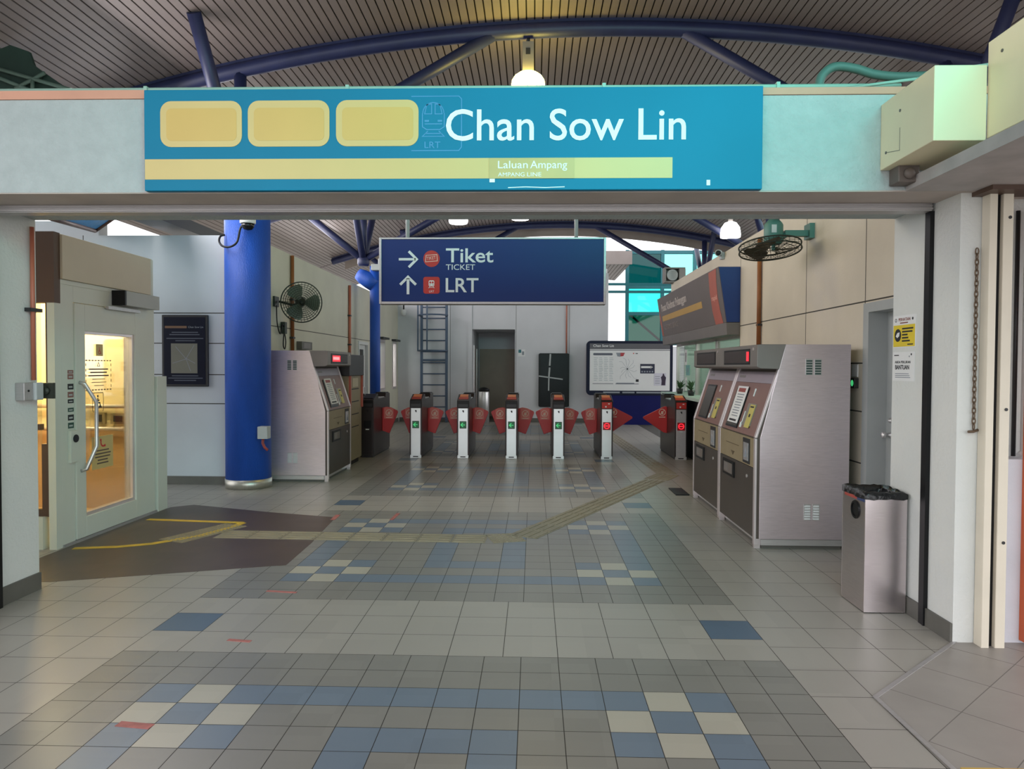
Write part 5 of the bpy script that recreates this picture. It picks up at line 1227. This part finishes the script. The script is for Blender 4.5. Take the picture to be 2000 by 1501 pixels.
fs = [(5 * i + k, 5 * ((i + 1) % 40) + k, 5 * ((i + 1) % 40) + k + 1, 5 * i + k + 1) for i in range(40) for k in range(4)] + [tuple(5 * i + 4 for i in range(40))]
mb.add(vs, fs, 0, True); mb.build('bin_liner', mat('black_bag', (24, 24, 26), .25, bump=.5, bscale=20), wb)
FB = Fr((x0, 0, 0), (0, -1, 0), (0, 0, 1))
mb = MB(); mb.fdisc(FB, -4.87, .645, .05, 0, .004, 0, 24, .062); mb.fring(FB, -4.87, .645, .058, .012, 0, .009, 0); mb.build('mouth', M_black, wb)
mb = MB(); mb.frect(FB, -5.04, .715, -4.85, .752, 0, .002, 0); mb.frect(FB, -4.85, .715, -4.74, .745, 0, .002, 1); mb.build('bin_sticker', [mat('dull_red_sticker', (164, 72, 62), .5), mat('dull_blue_sticker', (56, 70, 110), .5)], wb)

# gate frame at the right edge, with chain, pipes, coloured panel
gp = thing('gate_frame', 'cream double post of a folding gate at the right edge', 'gate', (2.61, 4.2, 0))
for a, b in ((2.535, 2.578), (2.61, 2.665)):
    mb = MB(); mb.box(a, b, 4.16, 4.235, 0, 2.60); mb.build('post', mat('cream_gate_paint', (222, 212, 194), .5, var=.04, scale=4), gp, .003)
mb = MB(); mb.box(2.578, 2.61, 4.19, 4.235, 0, 2.6); mb.build('slot', M_black, gp)
mb = MB(); F = FRONT(0, 4.16, 0)
for z in (.60, 1.35, 2.42):
    mb = MB(); mb.fdisc(F, 2.645, z, .009, 0, .004, 0, 14); mb.build('bolt_head', M_dark, gp)
mb = MB(); mb.box(2.48, 2.9, 4.05, 4.24, 2.55, 2.62); mb.build('head_rail', M_liftd, gp)
mb = MB(); mb.box(2.62, 2.95, 4.25, 4.399, 0, 1.06); struct(mb.build('wall_low_plinth', mat('lilac_white_wall', (208, 208, 216), .6, bump=.15)))
chn = MB(); random.seed(2)
nl = 34
for k in range(nl):
    z = 2.24 - k * .03; c = Vector((2.505, 4.222, z)); a = (k % 2) * PI / 2
    ex = Vector((math.cos(a), math.sin(a) * .6, 0)).normalized()
    chn.tube([c + ex * .009 * math.cos(q) + Vector((0, 0, .021)) * math.sin(q) for q in [2 * PI * i / 10 for i in range(10)]], .0035, 5, 0, True)
chn.tube([(2.47, 4.21, 1.22), (2.505, 4.222, 1.22), (2.53, 4.225, 1.23)], .008, 6)
tag(chn.build('chain', mat('dull_rusty_chain', (112, 92, 74), .6, .4, var=.2, scale=40)), 'rusty chain hanging on the wall beside the cream gate post', 'chain')
mb = MB(); mb.tube([(2.862, 4.34, 2.32), (2.862, 4.34, 1.1), (2.83, 4.33, 1.075)], .016, 10); tag(mb.build('wall_pipe', M_white), 'white plastic pipe beside the gate post at the right edge', 'pipe')
mb = MB(); mb.tube([(2.825, 4.37, 2.5), (2.825, 4.37, 1.065)], .012, 10); tag(mb.build('wall_pipe', M_dark), 'thin dark pipe behind the white plastic pipe at the right edge', 'pipe')
mb = MB(); mb.box(2.80, 2.95, 4.2, 4.248, 0.02, 2.5); tag(mb.build('side_board', M_orange), 'orange board at the very right edge behind the gate post', 'board')

# ================================================================ ON THE FLOOR
Fz = Fr((0, 0, .0016), (1, 0, 0), (0, 1, 0))
mb = MB(); mb.fline(Fz, [(-3.93, 7.30), (-2.90, 7.19)], .07, 0, .002); 
mb.fline(Fz, [(-2.90, 7.19), (-2.93, 7.0), (-3.08, 6.62), (-3.36, 6.30), (-3.6, 6.18), (-3.94, 6.11)], .07, .0005, .0025)
tag(mb.build('floor_tape', M_yl), 'yellow tape marking the door swing on the floor before the lift', 'tape')
def tact(mb, p, q, wd, bars=True):
    p = Vector((p[0], p[1], 0)); q = Vector((q[0], q[1], 0)); d = (q - p); L = d.length; n = max(1, round(L / .3)); d.normalize(); s_ = Vector((-d.y, d.x, 0))
    F = Fr(p + Vector((0, 0, .0005)), d, s_); st_ = L / n
    for k in range(n):
        mb.frect(F, st_ * k + .003, -wd / 2, st_ * (k + 1) - .003, wd / 2, 0, .002)
        if bars:
            for b in range(4):
                v = -wd / 2 + wd * (b + .5) / 4
                mb.frect(F, st_ * k + .02, v - .016, st_ * (k + 1) - .02, v + .016, .002, .006)
        else:
            for b in range(6):
                for c in range(6): mb.frect(F, st_ * k + st_ * (b + .5) / 6 - .011, -wd / 2 + wd * (c + .5) / 6 - .011, st_ * k + st_ * (b + .5) / 6 + .011, -wd / 2 + wd * (c + .5) / 6 + .011, .002, .006)
mb = MB(); tact(mb, (-2.92, 6.70), (-.42, 6.63), .32); tact(mb, (-.40, 6.63), (-.1, 6.72), .34, False); tact(mb, (-.1, 6.72), (1.70, 10.2), .3); tact(mb, (1.72, 10.25), (1.98, 10.75), .36, False); tact(mb, (1.98, 10.8), (1.72, 18.8), .3); tact(mb, (-3.25, 6.40), (-2.93, 7.10), .3, False)
tag(mb.build('tactile_path', M_tact), 'beige ribbed tactile path bending from the lift to the wide gate', 'tactile paving')
for (a, b, w_, lb) in (((-1.86, 5.02), (-1.64, 4.99), .03, 'faded red tape scrap on the dark tiles before the checker motif'), ((-1.75, 4.11), (-1.61, 4.09), .03, 'faded red tape scrap on the pale tiles near the blue tile'), ((-1.82, 3.12), (-1.66, 3.10), .045, 'red tape scrap on the blue tile nearest the camera'), ((-2.05, 7.37), (-2.06, 7.63), .05, 'red tape scrap across the edge of the dark tiles by the brown patch'), ((-1.45, 7.40), (-1.44, 7.74), .04, 'red tape scrap above the far left checker motif')):
    mb = MB(); mb.fline(Fr((0, 0, 0.0002), (1, 0, 0), (0, 1, 0)), [a, b], w_, 0, .002); tag(mb.build('tape_scrap', mat('faded_red_tape', (172, 104, 98), .6, var=.2, scale=20)), lb, 'tape')
mb = MB(); mb.box(1.69, 2.6, 2.45, 2.89, .002, .008)
for i in range(7):
    for j in range(15): mb.box(1.72 + .058 * j - .01, 1.72 + .058 * j + .01, 2.49 + .058 * i - .01, 2.49 + .058 * i + .01, .008, .013)
tag(mb.build('tactile_slab', mat('yellow_tactile', (206, 170, 84), .5, var=.1, scale=8)), 'yellow tactile slab at the bottom right corner', 'tactile paving')
